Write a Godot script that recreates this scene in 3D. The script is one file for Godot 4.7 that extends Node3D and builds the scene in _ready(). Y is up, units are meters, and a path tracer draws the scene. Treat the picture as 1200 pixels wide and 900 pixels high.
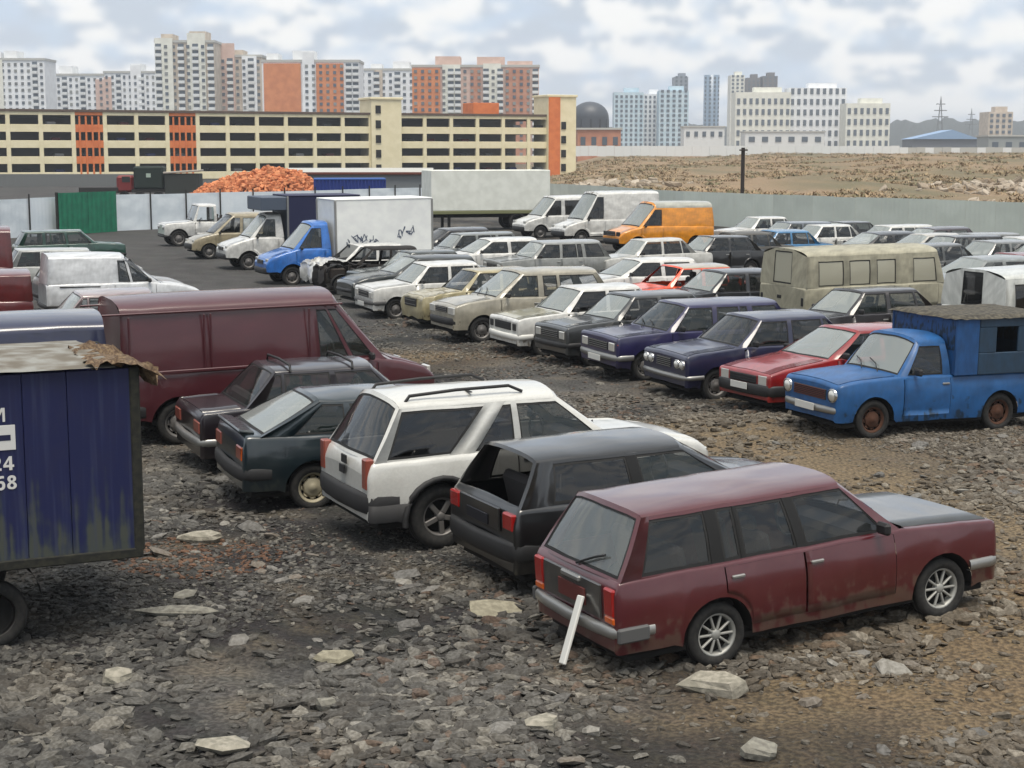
extends Node3D

# ---- picture geometry: a pixel of the 1200 x 900 photograph gives a direction; the ground gives the distance
const FPX := 1850.0
const YH := 178.0
const CAMH := 4.35
const HEAD := 0.42          # the rows of cars point along this heading, or straight against it
var pitch := atan((450.0 - YH) / FPX)
var names := {}
var mats := {}
var meshes := {}
var noise := FastNoiseLite.new()
var rng := RandomNumberGenerator.new()

func ray(px: float, py: float) -> Vector3:
	var a := (px - 600.0) / FPX
	var b := (450.0 - py) / FPX
	var c := cos(pitch)
	var s := sin(pitch)
	return Vector3(a, b * c - s, -(b * s + c))

func at(px: float, py: float, h := 0.0) -> Vector3:
	var d := ray(px, py)
	return Vector3(0, CAMH, 0) + d * ((h - CAMH) / d.y)

func at_depth(px: float, py: float, depth: float) -> Vector3:
	var d := ray(px, py)
	return Vector3(0, CAMH, 0) + d * (depth / -d.z)

# ---- naming and tagging
func numbered(called: String) -> String:
	var n: int = names.get(called, 0)
	names[called] = n + 1
	return called if n == 0 else "%s_%03d" % [called, n]

func tag(o: Node, label := "", category := "", group := "", kind := "") -> Node:
	if label != "": o.set_meta("label", label)
	if category != "": o.set_meta("category", category)
	if group != "": o.set_meta("group", group)
	if kind != "": o.set_meta("kind", kind)
	return o

func thing(called: String, label: String, category: String, where := Vector3.ZERO, turn := 0.0, group := "") -> Node3D:
	var o := Node3D.new()
	o.name = numbered(called)
	add_child(o)
	o.position = where
	o.rotation.y = turn
	tag(o, label, category, group)
	return o

func put(called: String, mesh: Mesh, mat: Material, parent: Node = self, where := Vector3.ZERO) -> MeshInstance3D:
	var o := MeshInstance3D.new()
	o.name = numbered(called) if parent == self else called
	o.mesh = mesh
	o.material_override = mat
	parent.add_child(o, true)
	o.position = where
	return o

# ---- mesh building
var ux0 := 0.0
var ulen := 4.0
var uwid := 0.8
var crumple := 0.0
var crumple_from := 99.0
var dent := 0.0

func ST(smooth := true) -> SurfaceTool:
	var st := SurfaceTool.new()
	st.begin(Mesh.PRIMITIVE_TRIANGLES)
	st.set_smooth_group(0 if smooth else -1)
	return st

func vt(st: SurfaceTool, q: Vector3) -> void:
	var p := q
	if crumple > 0.0:
		var k := smoothstep(crumple_from, crumple_from + 0.5, p.x) * crumple
		if k > 0.0:
			p += Vector3(noise.get_noise_3d(p.x * 55, p.y * 55, p.z * 55) - 0.3, noise.get_noise_3d(p.x * 55 + 300, p.y * 55, p.z * 55), noise.get_noise_3d(p.x * 55, p.y * 55 + 300, p.z * 55)) * k
	if dent > 0.0:
		p += Vector3(0.0, noise.get_noise_3d(q.x * 70.0 + ux0 * 50.0, q.y * 60.0, q.z * 60.0 + 77.0), noise.get_noise_3d(q.x * 70.0 + ux0 * 50.0, q.y * 60.0 + 200.0, q.z * 60.0)) * dent
	st.set_uv(Vector2((q.x - ux0 + 1.0 * (q.z + uwid)) / ulen, (q.y + maxf(0.0, uwid - absf(q.z))) / 3.0))
	st.add_vertex(p)

func quad(st: SurfaceTool, a: Vector3, b: Vector3, c: Vector3, d: Vector3) -> void:
	vt(st, a); vt(st, b); vt(st, c)
	vt(st, a); vt(st, c); vt(st, d)

func tri(st: SurfaceTool, a: Vector3, b: Vector3, c: Vector3) -> void:
	vt(st, a); vt(st, b); vt(st, c)

func grid(st: SurfaceTool, rows: Array) -> void:
	for i in rows.size() - 1:
		var r0: PackedVector3Array = rows[i]
		var r1: PackedVector3Array = rows[i + 1]
		for j in r0.size() - 1:
			quad(st, r0[j], r0[j + 1], r1[j + 1], r1[j])

func done(st: SurfaceTool) -> ArrayMesh:
	st.generate_normals()
	return st.commit()

# a chamfered block: 6 faces, 12 edge strips, 8 corners
func block(st: SurfaceTool, c: Vector3, size: Vector3, bev := 0.01, basis := Basis.IDENTITY) -> void:
	st.set_smooth_group(-1)
	var h := size * 0.5
	bev = minf(bev, minf(h.x, minf(h.y, h.z)) * 0.7)
	var g := func(sx: float, sy: float, sz: float, ax: int) -> Vector3:
		var p := Vector3(sx * (h.x - bev), sy * (h.y - bev), sz * (h.z - bev))
		if ax == 0: p.x = sx * h.x
		elif ax == 1: p.y = sy * h.y
		else: p.z = sz * h.z
		return c + basis * p
	for s in [-1.0, 1.0]:
		quad(st, g.call(s, -1, -1, 0), g.call(s, 1, -1, 0), g.call(s, 1, 1, 0), g.call(s, -1, 1, 0))
		quad(st, g.call(-1, s, -1, 1), g.call(1, s, -1, 1), g.call(1, s, 1, 1), g.call(-1, s, 1, 1))
		quad(st, g.call(-1, -1, s, 2), g.call(1, -1, s, 2), g.call(1, 1, s, 2), g.call(-1, 1, s, 2))
		for t in [-1.0, 1.0]:
			quad(st, g.call(s, t, -1, 0), g.call(s, t, 1, 0), g.call(s, t, 1, 1), g.call(s, t, -1, 1))
			quad(st, g.call(s, -1, t, 0), g.call(s, 1, t, 0), g.call(s, 1, t, 2), g.call(s, -1, t, 2))
			quad(st, g.call(-1, s, t, 1), g.call(1, s, t, 1), g.call(1, s, t, 2), g.call(-1, s, t, 2))
			for w in [-1.0, 1.0]:
				tri(st, g.call(s, t, w, 0), g.call(s, t, w, 1), g.call(s, t, w, 2))

func block_mesh(size: Vector3, bev := 0.01, c := Vector3.ZERO, basis := Basis.IDENTITY) -> ArrayMesh:
	var st := ST(false)
	block(st, c, size, bev, basis)
	return done(st)

# a plain box from lo to hi
func slab_mesh(size: Vector3) -> Mesh:
	var key := "slab%v" % size
	if not meshes.has(key):
		var b := BoxMesh.new()
		b.size = size
		meshes[key] = b
	return meshes[key]

# surface of revolution about z: profile of (radius, z)
func lathe(st: SurfaceTool, prof: Array, n := 24, c := Vector3.ZERO) -> void:
	st.set_smooth_group(0)
	var rows := []
	for i in n + 1:
		var a := TAU * (i % n) / n
		var row := PackedVector3Array()
		for p in prof:
			row.append(c + Vector3(cos(a) * p[0], sin(a) * p[0], p[1]))
		rows.append(row)
	grid(st, rows)

func tube(st: SurfaceTool, pts: Array, r: float, n := 6) -> void:
	st.set_smooth_group(0)
	var rows := []
	for i in pts.size():
		var d: Vector3 = (pts[mini(i + 1, pts.size() - 1)] - pts[maxi(i - 1, 0)]).normalized()
		var u := d.cross(Vector3.UP if absf(d.y) < 0.9 else Vector3.RIGHT).normalized()
		var w := d.cross(u)
		var row := PackedVector3Array()
		for k in n + 1:
			var a := TAU * (k % n) / n
			row.append(pts[i] + (u * cos(a) + w * sin(a)) * r)
		rows.append(row)
	grid(st, rows)
	st.set_smooth_group(-1)
	for e in [rows[0], rows[-1]]:
		for k in range(1, n - 1):
			tri(st, e[0], e[k], e[k + 1])

# ---- materials
func flat(called: String, col: Color, rough := 0.7, metal := 0.0, coat := 0.0) -> StandardMaterial3D:
	if mats.has(called): return mats[called]
	var m := StandardMaterial3D.new()
	m.resource_name = called
	m.albedo_color = col
	m.roughness = rough
	m.metallic = metal
	if coat > 0.0:
		m.clearcoat_enabled = true
		m.clearcoat = coat
		m.clearcoat_roughness = 0.12
	mats[called] = m
	return m

func glass(called: String, col: Color) -> StandardMaterial3D:
	if mats.has(called): return mats[called]
	var m := StandardMaterial3D.new()
	m.albedo_color = col
	m.transparency = BaseMaterial3D.TRANSPARENCY_ALPHA
	m.roughness = 0.03
	m.metallic_specular = 0.6
	mats[called] = m
	return m

# triplanar mottled material: two colours mixed by noise, scale in metres per tile
func mottled(called: String, a: Color, b: Color, tile := 2.0, rough := 0.9, freq := 0.02, seed_ := 1, bump := 0.0, world := true) -> StandardMaterial3D:
	if mats.has(called): return mats[called]
	var m := StandardMaterial3D.new()
	m.roughness = rough
	var n := FastNoiseLite.new()
	n.seed = seed_
	n.frequency = freq
	n.fractal_octaves = 5
	var t := NoiseTexture2D.new()
	t.width = 256; t.height = 256
	t.seamless = true
	t.noise = n
	var gr := Gradient.new()
	gr.set_color(0, a); gr.set_color(1, b)
	gr.set_offset(0, 0.25); gr.set_offset(1, 0.75)
	t.color_ramp = gr
	m.albedo_texture = t
	m.uv1_triplanar = true
	m.uv1_world_triplanar = world
	m.uv1_scale = Vector3.ONE / tile
	if bump > 0.0:
		var nt := NoiseTexture2D.new()
		nt.width = 256; nt.height = 256
		nt.seamless = true
		nt.noise = n
		nt.as_normal_map = true
		nt.bump_strength = bump
		m.normal_enabled = true
		m.normal_texture = nt
	mats[called] = m
	return m

# weathered car paint on the body's own uv: fading blotches, fine dust specks, splashed mud with ragged edge where the photo shows it
func paint(called: String, col: Color, dust := Color(0.45, 0.42, 0.38), mud := 0.25, blotch := 0.12, rough := 0.34, coat := 1.0, rust := 0.0) -> StandardMaterial3D:
	if mats.has(called): return mats[called]
	var n := FastNoiseLite.new()
	n.seed = hash(called) % 10000
	n.frequency = 0.035
	n.fractal_octaves = 4
	var w := 256
	var h := 192
	var img := Image.create(w, h, false, Image.FORMAT_RGB8)
	var r := RandomNumberGenerator.new()
	r.seed = hash(called)
	for y in h:
		var ym := float(y) / h * 3.0
		for x in w:
			var a := n.get_noise_2d(x, y * 1.4)
			var b := n.get_noise_2d(x * 5.0 + 400, y * 1.2 + 90)
			var c := col.lerp(dust, clampf((a * 0.9 + 0.25 + b * 0.25) * blotch * 2.0, 0.0, 0.8))
			# splashed mud: patches whose own ragged outline thins out upwards
			var m := n.get_noise_2d(x * 2.3 + 50, y * 2.3 + 700) + b * 0.6 + (0.42 - ym) * 2.2 * (0.5 + mud) - 0.35 + mud * 0.5
			if m > 0.0 and mud > 0.0:
				c = c.lerp(dust.darkened(0.08), clampf(m * 2.4, 0.0, 0.8))
			if rust > 0.0 and n.get_noise_2d(x * 3.1 + 900, y * 3.1) > 0.55 - rust:
				c = c.lerp(Color(0.25, 0.12, 0.07), 0.7)
			c = c.darkened(r.randf() * 0.05)
			img.set_pixel(x, y, c)
	var m2 := StandardMaterial3D.new()
	m2.resource_name = called
	m2.albedo_texture = ImageTexture.create_from_image(img)
	m2.roughness = rough
	m2.metallic_specular = 0.5
	if coat > 0.0:
		m2.clearcoat_enabled = true
		m2.clearcoat = coat
		m2.clearcoat_roughness = 0.12
	mats[called] = m2
	return m2

# the same weathering for the many other cars: a few shared maps tint each car's own colour
var grunge := []
func shared_paint(called: String, col: Color, dust := Color(0.45, 0.42, 0.38), mud := 0.25, blotch := 0.12, rough := 0.34, coat := 1.0, rust := 0.0) -> StandardMaterial3D:
	if mats.has(called): return mats[called]
	if grunge.is_empty():
		for k in 5:
			var n := FastNoiseLite.new()
			n.seed = 60 + k
			n.frequency = 0.035
			n.fractal_octaves = 4
			var img := Image.create(256, 192, false, Image.FORMAT_RGB8)
			for y in 192:
				var ym := float(y) / 192.0 * 3.0
				for x in 256:
					var a := n.get_noise_2d(x, y * 1.4)
					var b := n.get_noise_2d(x * 5.0 + 400, y * 1.2 + 90)
					var v := clampf(0.92 + a * 0.13 + b * 0.06, 0.6, 1.0)
					var c := Color(v, v, v)
					var m := n.get_noise_2d(x * 2.3 + 50, y * 2.3 + 700) + b * 0.6 + (0.42 - ym) * 1.9 - 0.28
					if m > 0.0: c = c.lerp(Color(0.42, 0.37, 0.30), clampf(m * 2.2, 0.0, 0.7))
					img.set_pixel(x, y, c)
			grunge.append(ImageTexture.create_from_image(img))
	var m2 := StandardMaterial3D.new()
	m2.resource_name = called
	var c2 := col.lerp(dust, blotch * 0.7)
	m2.albedo_color = Color(minf(1.0, c2.r / 0.93), minf(1.0, c2.g / 0.93), minf(1.0, c2.b / 0.93))
	m2.albedo_texture = grunge[absi(hash(called)) % 5]
	m2.roughness = rough
	if coat > 0.0:
		m2.clearcoat_enabled = true
		m2.clearcoat = coat
		m2.clearcoat_roughness = 0.12
	mats[called] = m2
	return m2

# ================================================================ vehicles
func lerp_prof(prof: Array, x: float) -> float:
	if x <= prof[0][0]: return prof[0][1]
	for i in prof.size() - 1:
		if x <= prof[i + 1][0]:
			var t: float = (x - prof[i][0]) / (prof[i + 1][0] - prof[i][0])
			return lerpf(prof[i][1], prof[i + 1][1], t)
	return prof[-1][1]

const CAR := {
	"wb": 2.424, "xr": -1.0, "xf": 3.06, "W": 0.81, "sill": 0.25, "r": 0.288, "tw": 0.18, "ra": 0.35, "rc": 0.045, "crown": 0.03,
	"top": [[-1.0, 0.84], [-0.9, 0.89], [1.95, 0.92], [2.9, 0.84], [3.06, 0.80]],
	"xrb": -0.9, "xrt": -0.58, "xft": 1.45, "xfb": 1.98, "roof": 1.435, "wr": 0.58, "re": 0.05, "rcrown": 0.035, "bow": 0.07, "bowr": 0.04, "arch": 0.02,
	"wins": [], "doors": [], "hood": [2.03, 3.0], "trunk": [], "alow": 0.05, "aup": 0.06, "endr": 0.10, "endin": 0.08, "nose": 0.06, "tail": 0.04,
	"pillar": 0.055, "glass": "glass", "wheel": "steel", "wheels": [1, 1, 1, 1], "mirror": true, "seats": true, "front_glass": true, "rear_glass": true,
	"head": [], "tail_l": [], "grille": [], "bump": [0.48, 0.10], "bump_mat": "black_plastic", "bump_r": true, "plate_f": [], "plate_r": [],
	"skip_side": 0, "skip_side_x": 99.0, "detail": 1, "tyre_y": 0.0, "crumple": 0.0, "handles": [], "mould": 0.0, "wipers": false, "headrail": 0.06, "clad": [], "step": 0.11, "endr2": 0.08, "endin2": 0.055, "dark_pillars": false, "rear_solid": false,
}

func wheel_mesh(r: float, tw: float, style: String) -> Array:
	var key := "wheel%.3f%.3f%s" % [r, tw, style]
	if meshes.has(key): return meshes[key]
	var st := ST()
	var h := tw * 0.5
	var ri := r * (0.66 if style != "big" else 0.60)
	lathe(st, [[ri, -h * 0.75], [ri * 1.02, -h * 0.95], [r * 0.86, -h], [r * 0.955, -h * 0.86], [r * 0.99, -h * 0.6], [r * 0.985, -h * 0.32], [r * 0.97, -h * 0.28], [r, -h * 0.24], [r, h * 0.24], [r * 0.97, h * 0.28], [r * 0.985, h * 0.32], [r * 0.99, h * 0.6], [r * 0.955, h * 0.86], [r * 0.86, h], [ri * 1.02, h * 0.95], [ri, h * 0.75]], 28)
	var tyre := done(st)
	st = ST()
	var z := h * 0.80
	if style == "alloy" or style == "five" or style == "big":
		var k := 10 if style == "alloy" else 5
		lathe(st, [[ri * 1.01, -h * 0.7], [ri * 1.02, z * 1.05], [ri * 0.93, z * 1.05], [ri * 0.87, z * 0.65], [ri * 0.85, -h * 0.6]], 28)
		lathe(st, [[0.0, z * 0.98], [ri * 0.17, z * 0.98], [ri * 0.26, z * 0.8], [ri * 0.28, z * 0.2]], 16)
		for i in k:
			var b := Basis(Vector3(0, 0, 1), TAU * i / k)
			block(st, b * Vector3(ri * 0.57, 0, z * 0.72), Vector3(ri * 0.68, ri * (0.11 if k == 10 else 0.26), h * 0.3), 0.006, b)
	else:
		lathe(st, [[ri * 1.01, -h * 0.7], [ri * 1.02, z * 1.02], [ri * 0.94, z * 1.02], [ri * 0.88, z * 0.62], [ri * 0.82, z * 0.58]], 32)
		lathe(st, [[ri * 0.66, z * 0.56], [ri * 0.5, z * 0.80], [ri * 0.30, z * 0.82], [ri * 0.24, z * 1.0], [0.0, z * 1.02]], 32)
		for i in 32:
			if i % 4 == 0: continue
			var a0 := TAU * i / 32
			var a1 := TAU * (i + 1) / 32
			quad(st, Vector3(cos(a0) * ri * 0.82, sin(a0) * ri * 0.82, z * 0.58), Vector3(cos(a1) * ri * 0.82, sin(a1) * ri * 0.82, z * 0.58), Vector3(cos(a1) * ri * 0.66, sin(a1) * ri * 0.66, z * 0.56), Vector3(cos(a0) * ri * 0.66, sin(a0) * ri * 0.66, z * 0.56))
	var rim := done(st)
	st = ST()
	lathe(st, [[0.0, h * 0.1], [ri * 0.84, h * 0.1], [ri * 0.9, -h * 0.5]], 20)
	meshes[key] = [tyre, rim, done(st)]
	return meshes[key]

func add_wheel(parent: Node, pos: Vector3, r: float, tw: float, style: String, rimmat: Material, called := "wheel") -> void:
	var m := wheel_mesh(r, tw, style)
	var t := put(called, m[0], mats.tyre, parent, pos)
	t.rotation = Vector3(0, 0.0 if pos.z > 0.0 else PI, rng.randf() * TAU)
	put("rim", m[1], rimmat, t)
	put("brake", m[2], mats.dark, t)

func bumper_mesh(xe: float, dir: float, W: float, y: float, hh: float, ret := 0.35, out := 0.07) -> ArrayMesh:
	var st := ST()
	var half := [[-ret, W + 0.012], [-0.10, W + 0.012], [-0.035, W - 0.01], [0.015, W - 0.07], [0.035 + out * 0.2, W * 0.62], [out, 0.0]]
	var path := []
	for p in half: path.append(Vector2(xe + dir * p[0], p[1]))
	for i in range(half.size() - 2, -1, -1): path.append(Vector2(xe + dir * half[i][0], -half[i][1]))
	var sec := [[-0.05, -hh * 0.5], [-0.006, -hh * 0.5], [0.012, -hh * 0.32], [0.016, 0.0], [0.012, hh * 0.32], [-0.006, hh * 0.5], [-0.05, hh * 0.5]]
	var rows := []
	for i in path.size():
		var d: Vector2 = (path[mini(i + 1, path.size() - 1)] - path[maxi(i - 1, 0)]).normalized()
		var nrm := Vector2(d.y, -d.x) * -dir
		if nrm.dot(path[i] - Vector2(xe - dir * 1.0, 0)) < 0.0: nrm = -nrm
		var row := PackedVector3Array()
		for s in sec:
			var q: Vector2 = path[i] + nrm * s[0]
			row.append(Vector3(q.x, y + s[1], q.y))
		rows.append(row)
	grid(st, rows)
	return done(st)

func seat_mesh(w: float) -> ArrayMesh:
	var key := "seat%.2f" % w
	if not meshes.has(key):
		var st := ST(false)
		block(st, Vector3(0, 0.12, 0), Vector3(0.5, 0.16, w), 0.05)
		block(st, Vector3(-0.27, 0.42, 0), Vector3(0.14, 0.56, w), 0.05, Basis(Vector3(0, 0, 1), 0.22))
		if w < 0.7: block(st, Vector3(-0.35, 0.76, 0), Vector3(0.09, 0.15, 0.26), 0.03, Basis(Vector3(0, 0, 1), 0.22))
		meshes[key] = done(st)
	return meshes[key]

func build_car(spec: Dictionary, o: Node3D) -> void:
	var s: Dictionary = CAR.duplicate()
	s.merge(spec, true)
	var P: Material = s.paint
	var roofP: Material = s.get("roof_paint", P)
	var hoodP: Material = s.get("hood_paint", P)
	var xr: float = s.xr
	var xf: float = s.xf
	var W: float = s.W
	var top: Array = s.top
	var belt := lerp_prof(top, s.xfb)
	ux0 = xr; ulen = maxf(xf - xr + 0.6, 2.0); uwid = W
	dent = 0.012
	crumple = s.crumple; crumple_from = s.xfb - 0.1
	var axles := [0.0, float(s.wb)]
	var doors: Array = s.doors
	# --- stations
	var xs := []
	var n := int(ceil((xf - xr) / float(s.step)))
	for i in n + 1: xs.append(lerpf(xr, xf, float(i) / n))
	for a in axles:
		for k in 13: xs.append(a - cos(PI * k / 12.0) * s.ra)
	for d in doors: xs.append_array([d[0], d[1]])
	for e in [0.006, 0.02, 0.05]: xs.append_array([xr + e, xf - e])
	for h in [s.hood, s.trunk]:
		for v in h: xs.append(v)
	xs.append_array([s.xrb, s.xfb])
	xs.sort()
	var fx := []
	var keep := {}
	for d in doors: keep[d[0]] = true; keep[d[1]] = true
	for x in xs:
		if x < xr - 0.0001 or x > xf + 0.0001: continue
		if fx.is_empty() or x - fx[-1] > 0.004: fx.append(x)
		elif keep.has(x): fx[-1] = x
	xs = fx
	# --- sections
	var NS := 7
	var secs := []
	for x in xs:
		var yb: float = s.sill
		for a in axles:
			var dx: float = absf(x - a)
			if dx < s.ra: yb = maxf(yb, s.r * 0.98 + sqrt(s.ra * s.ra - dx * dx))
		var aft: bool = x - xr < xf - x
		var e: float = clampf((x - xr) / s.endr2 if aft else (xf - x) / s.endr, 0.0, 1.0)
		var q := 1.0 - sqrt(1.0 - (1.0 - e) * (1.0 - e))
		var w: float = W - (s.endin2 if aft else s.endin) * q
		var xm := (xr + xf) * 0.5
		w *= 1.0 - (s.nose if x > xm else s.tail) * pow(absf(x - xm) / (xf - xm), 3.0)
		yb += 0.06 * q
		if x > s.wb + s.ra or x < -s.ra: yb = maxf(yb, s.sill + 0.03)
		var yt := lerp_prof(top, x) - 0.05 * q * float(s.get("endtop", 1.0))
		yb = minf(yb, yt - s.rc - 0.03)
		var row := PackedVector3Array()
		for j in NS + 1:
			var y := lerpf(yb, yt - s.rc, float(j) / NS)
			row.append(Vector3(x, y, w * side_f(s, y, belt)))
		var zs := row[NS].z
		for k in [30.0, 60.0, 90.0]:
			var a := deg_to_rad(k)
			row.append(Vector3(x, yt - s.rc + s.rc * sin(a), zs - s.rc * (1.0 - cos(a))))
		var z0: float = zs - s.rc
		for f in [0.93, 0.6, 0.3, 0.0]:
			var z: float = z0 * f
			row.append(Vector3(x, yt + s.crown * (1.0 - f * f), z))
		secs.append(row)
	var body := ST()
	var dmesh := []
	for d in doors: dmesh.append([ST(), ST()])
	var hst := ST()
	var tst := ST()
	var NJ := (secs[0] as PackedVector3Array).size()
	for i in xs.size() - 1:
		var xmid: float = (xs[i] + xs[i + 1]) * 0.5
		var di := -1
		for k in doors.size():
			if xmid > doors[k][0] and xmid < doors[k][1]: di = k
		for j in NJ - 1:
			for si in 2:
				var sg := 1.0 if si == 0 else -1.0
				if s.skip_side == int(sg) and xmid > s.skip_side_x and j < NS + 2: continue
				var a: Vector3 = secs[i][j]
				var b: Vector3 = secs[i][j + 1]
				var c: Vector3 = secs[i + 1][j + 1]
				var d: Vector3 = secs[i + 1][j]
				var st := body
				var off := Vector3.ZERO
				if j >= 1 and j < NS and di >= 0:
					st = dmesh[di][si]
					off = Vector3(0, 0, 0.005)
					if absf(a.x - doors[di][0]) < 0.0001: a.x += 0.010; b.x += 0.010
					if absf(d.x - doors[di][1]) < 0.0001: c.x -= 0.010; d.x -= 0.010
				elif j >= NS + 3:
					if xmid > s.xrb and xmid < s.xfb + s.bow * 0.4: continue
					if j >= NS + 3 and s.hood.size() == 2 and xmid > s.hood[0] and xmid < s.hood[1]:
						if s.get("no_hood", false): continue
						if j >= NS + 4: st = hst; off = Vector3(0, 0.007, 0)
					elif s.trunk.size() == 2 and xmid > s.trunk[0] and xmid < s.trunk[1] and j >= NS + 4:
						st = tst; off = Vector3(0, 0.007, 0)
				var pts := [a + off, b + off, c + off, d + off]
				if si == 1:
					for k in 4: pts[k].z = -pts[k].z
				if si == 0: quad(st, pts[0], pts[1], pts[2], pts[3])
				else: quad(st, pts[3], pts[2], pts[1], pts[0])
				if di >= 0 and st == dmesh[di][si]:
					# returns of the door skin into the gap
					var inn := Vector3(0, 0, -0.03 * sg)
					if absf(secs[i][j].x - doors[di][0]) < 0.0001: quad(st, pts[0], pts[1], pts[1] + inn, pts[0] + inn)
					if absf(secs[i + 1][j].x - doors[di][1]) < 0.0001: quad(st, pts[3], pts[2], pts[2] + inn, pts[3] + inn)
					if j == 1: quad(st, pts[0], pts[3], pts[3] + inn, pts[0] + inn)
	# hood and boot edges turn down
	for pr in [[s.hood, hst], [s.trunk, tst]]:
		if pr[0].size() != 2 or (pr[1] == hst and s.get("no_hood", false)): continue
		for i in xs.size() - 1:
			var xmid: float = (xs[i] + xs[i + 1]) * 0.5
			if xmid < pr[0][0] or xmid > pr[0][1]: continue
			for sg in [1.0, -1.0]:
				var a: Vector3 = secs[i][NS + 4] + Vector3(0, 0.007, 0)
				var b: Vector3 = secs[i + 1][NS + 4] + Vector3(0, 0.007, 0)
				a.z *= sg; b.z *= sg
				quad(pr[1], a, b, b + Vector3(0, -0.03, 0), a + Vector3(0, -0.03, 0))
	# plastic cladding along the lower flanks
	if s.clad.size() > 0:
		for sg in [1.0, -1.0]:
			var cs := ST()
			var last := -1
			for i in xs.size() - 1:
				var lo: Vector3 = secs[i][0]
				var lo2: Vector3 = secs[i + 1][0]
				if lo.y > s.clad[0] - 0.03 and lo2.y > s.clad[0] - 0.03: continue
				if last >= 0 and i > last + 1:
					put("cladding", done(cs), mats.grey_cladding, o)
					cs = ST()
				last = i
				var k1 := Vector3(lo.x, minf(lo.y, s.clad[0] - 0.01), lo.z + 0.012)
				var k2 := Vector3(lo2.x, minf(lo2.y, s.clad[0] - 0.01), lo2.z + 0.012)
				var w1 := (lo.z + W) * 0.5 + 0.022
				var h1 := Vector3(lo.x, s.clad[0], minf(w1, lo.z + 0.05))
				var h2 := Vector3(lo2.x, s.clad[0], minf((lo2.z + W) * 0.5 + 0.022, lo2.z + 0.05))
				for q in [[k1, h1, h2, k2], [h1, h1 - Vector3(0, -0.01, 0.06), h2 - Vector3(0, -0.01, 0.06), h2]]:
					quad(cs, q[0] * Vector3(1, 1, sg), q[1] * Vector3(1, 1, sg), q[2] * Vector3(1, 1, sg), q[3] * Vector3(1, 1, sg))
			put("cladding", done(cs), mats.grey_cladding, o)
			for a in axles:
				var fl := ST()
				var pts := []
				for k in 15:
					var an := PI * (-0.04 + 1.08 * k / 14.0)
					pts.append(Vector3(a - cos(an) * (s.ra + 0.02), s.r * 0.98 + sin(an) * (s.ra + 0.02), sg * (W * 0.985)))
				tube(fl, pts, 0.035, 7)
				put("arch_flare", done(fl), mats.grey_cladding, o)
	# caps
	body.set_smooth_group(2)
	for e in [0, xs.size() - 1]:
		var sec: PackedVector3Array = secs[e]
		for j in NJ - 1:
			var a := sec[j]
			var b := sec[j + 1]
			for k in 6:
				var t0 := 1.0 - k / 3.0
				var t1 := 1.0 - (k + 1) / 3.0
				quad(body, Vector3(a.x, a.y, a.z * t0), Vector3(b.x, b.y, b.z * t0), Vector3(b.x, b.y, b.z * t1), Vector3(a.x, a.y, a.z * t1))
	# --- greenhouse
	var ye: float = s.roof - s.re - s.rcrown
	var wbelt: float = W * side_f(s, belt - s.rc, belt) - s.rc * 0.75
	var wr: float = s.wr
	var base := func(xb: float) -> Vector3: return Vector3(xb, lerp_prof(top, xb) - 0.012, wbelt)
	var S := func(xb: float, xt: float, v: float, inset: float) -> Vector3:
		var p: Vector3 = (base.call(xb) as Vector3).lerp(Vector3(xt, ye, wr), v)
		p.z += 0.018 * sin(PI * v) - inset
		return p
	var RY := func(sv: float) -> float: return ye + s.re * sqrt(maxf(0.0, 1.0 - pow(absf(sv), 5.0))) + s.rcrown * (1.0 - sv * sv)
	var FR := func(sv: float, v: float, inset: float) -> Vector3:
		var zz: float = lerpf(wbelt, wr, v) + 0.018 * sin(PI * v)
		var x: float = lerpf(s.xfb, s.xft, v) + s.bow * (1.0 - sv * sv)
		var y0: float = lerp_prof(top, s.xfb) - 0.012 + s.crown * (1.0 - sv * sv)
		return Vector3(x - inset, lerpf(y0, RY.call(sv), v), sv * zz)
	var RR := func(sv: float, v: float, inset: float) -> Vector3:
		var zz: float = lerpf(wbelt, wr, v) + 0.018 * sin(PI * v)
		var x: float = lerpf(s.xrb, s.xrt, v) - s.bowr * (1.0 - sv * sv)
		var y0: float = lerp_prof(top, s.xrb) - 0.012 + s.crown * (1.0 - sv * sv) * 0.5
		return Vector3(x + inset, lerpf(y0, RY.call(sv), v), sv * zz)
	body.set_smooth_group(3)
	var wins: Array = s.wins
	var edges := [[s.xrb, s.xrt]]
	for wn in wins: edges.append_array([[wn[0], wn[2]], [wn[1], wn[3]]])
	edges.append([s.xfb, s.xft])
	var v0 := 0.045
	var v1: float = 1.0 - s.headrail
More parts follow.
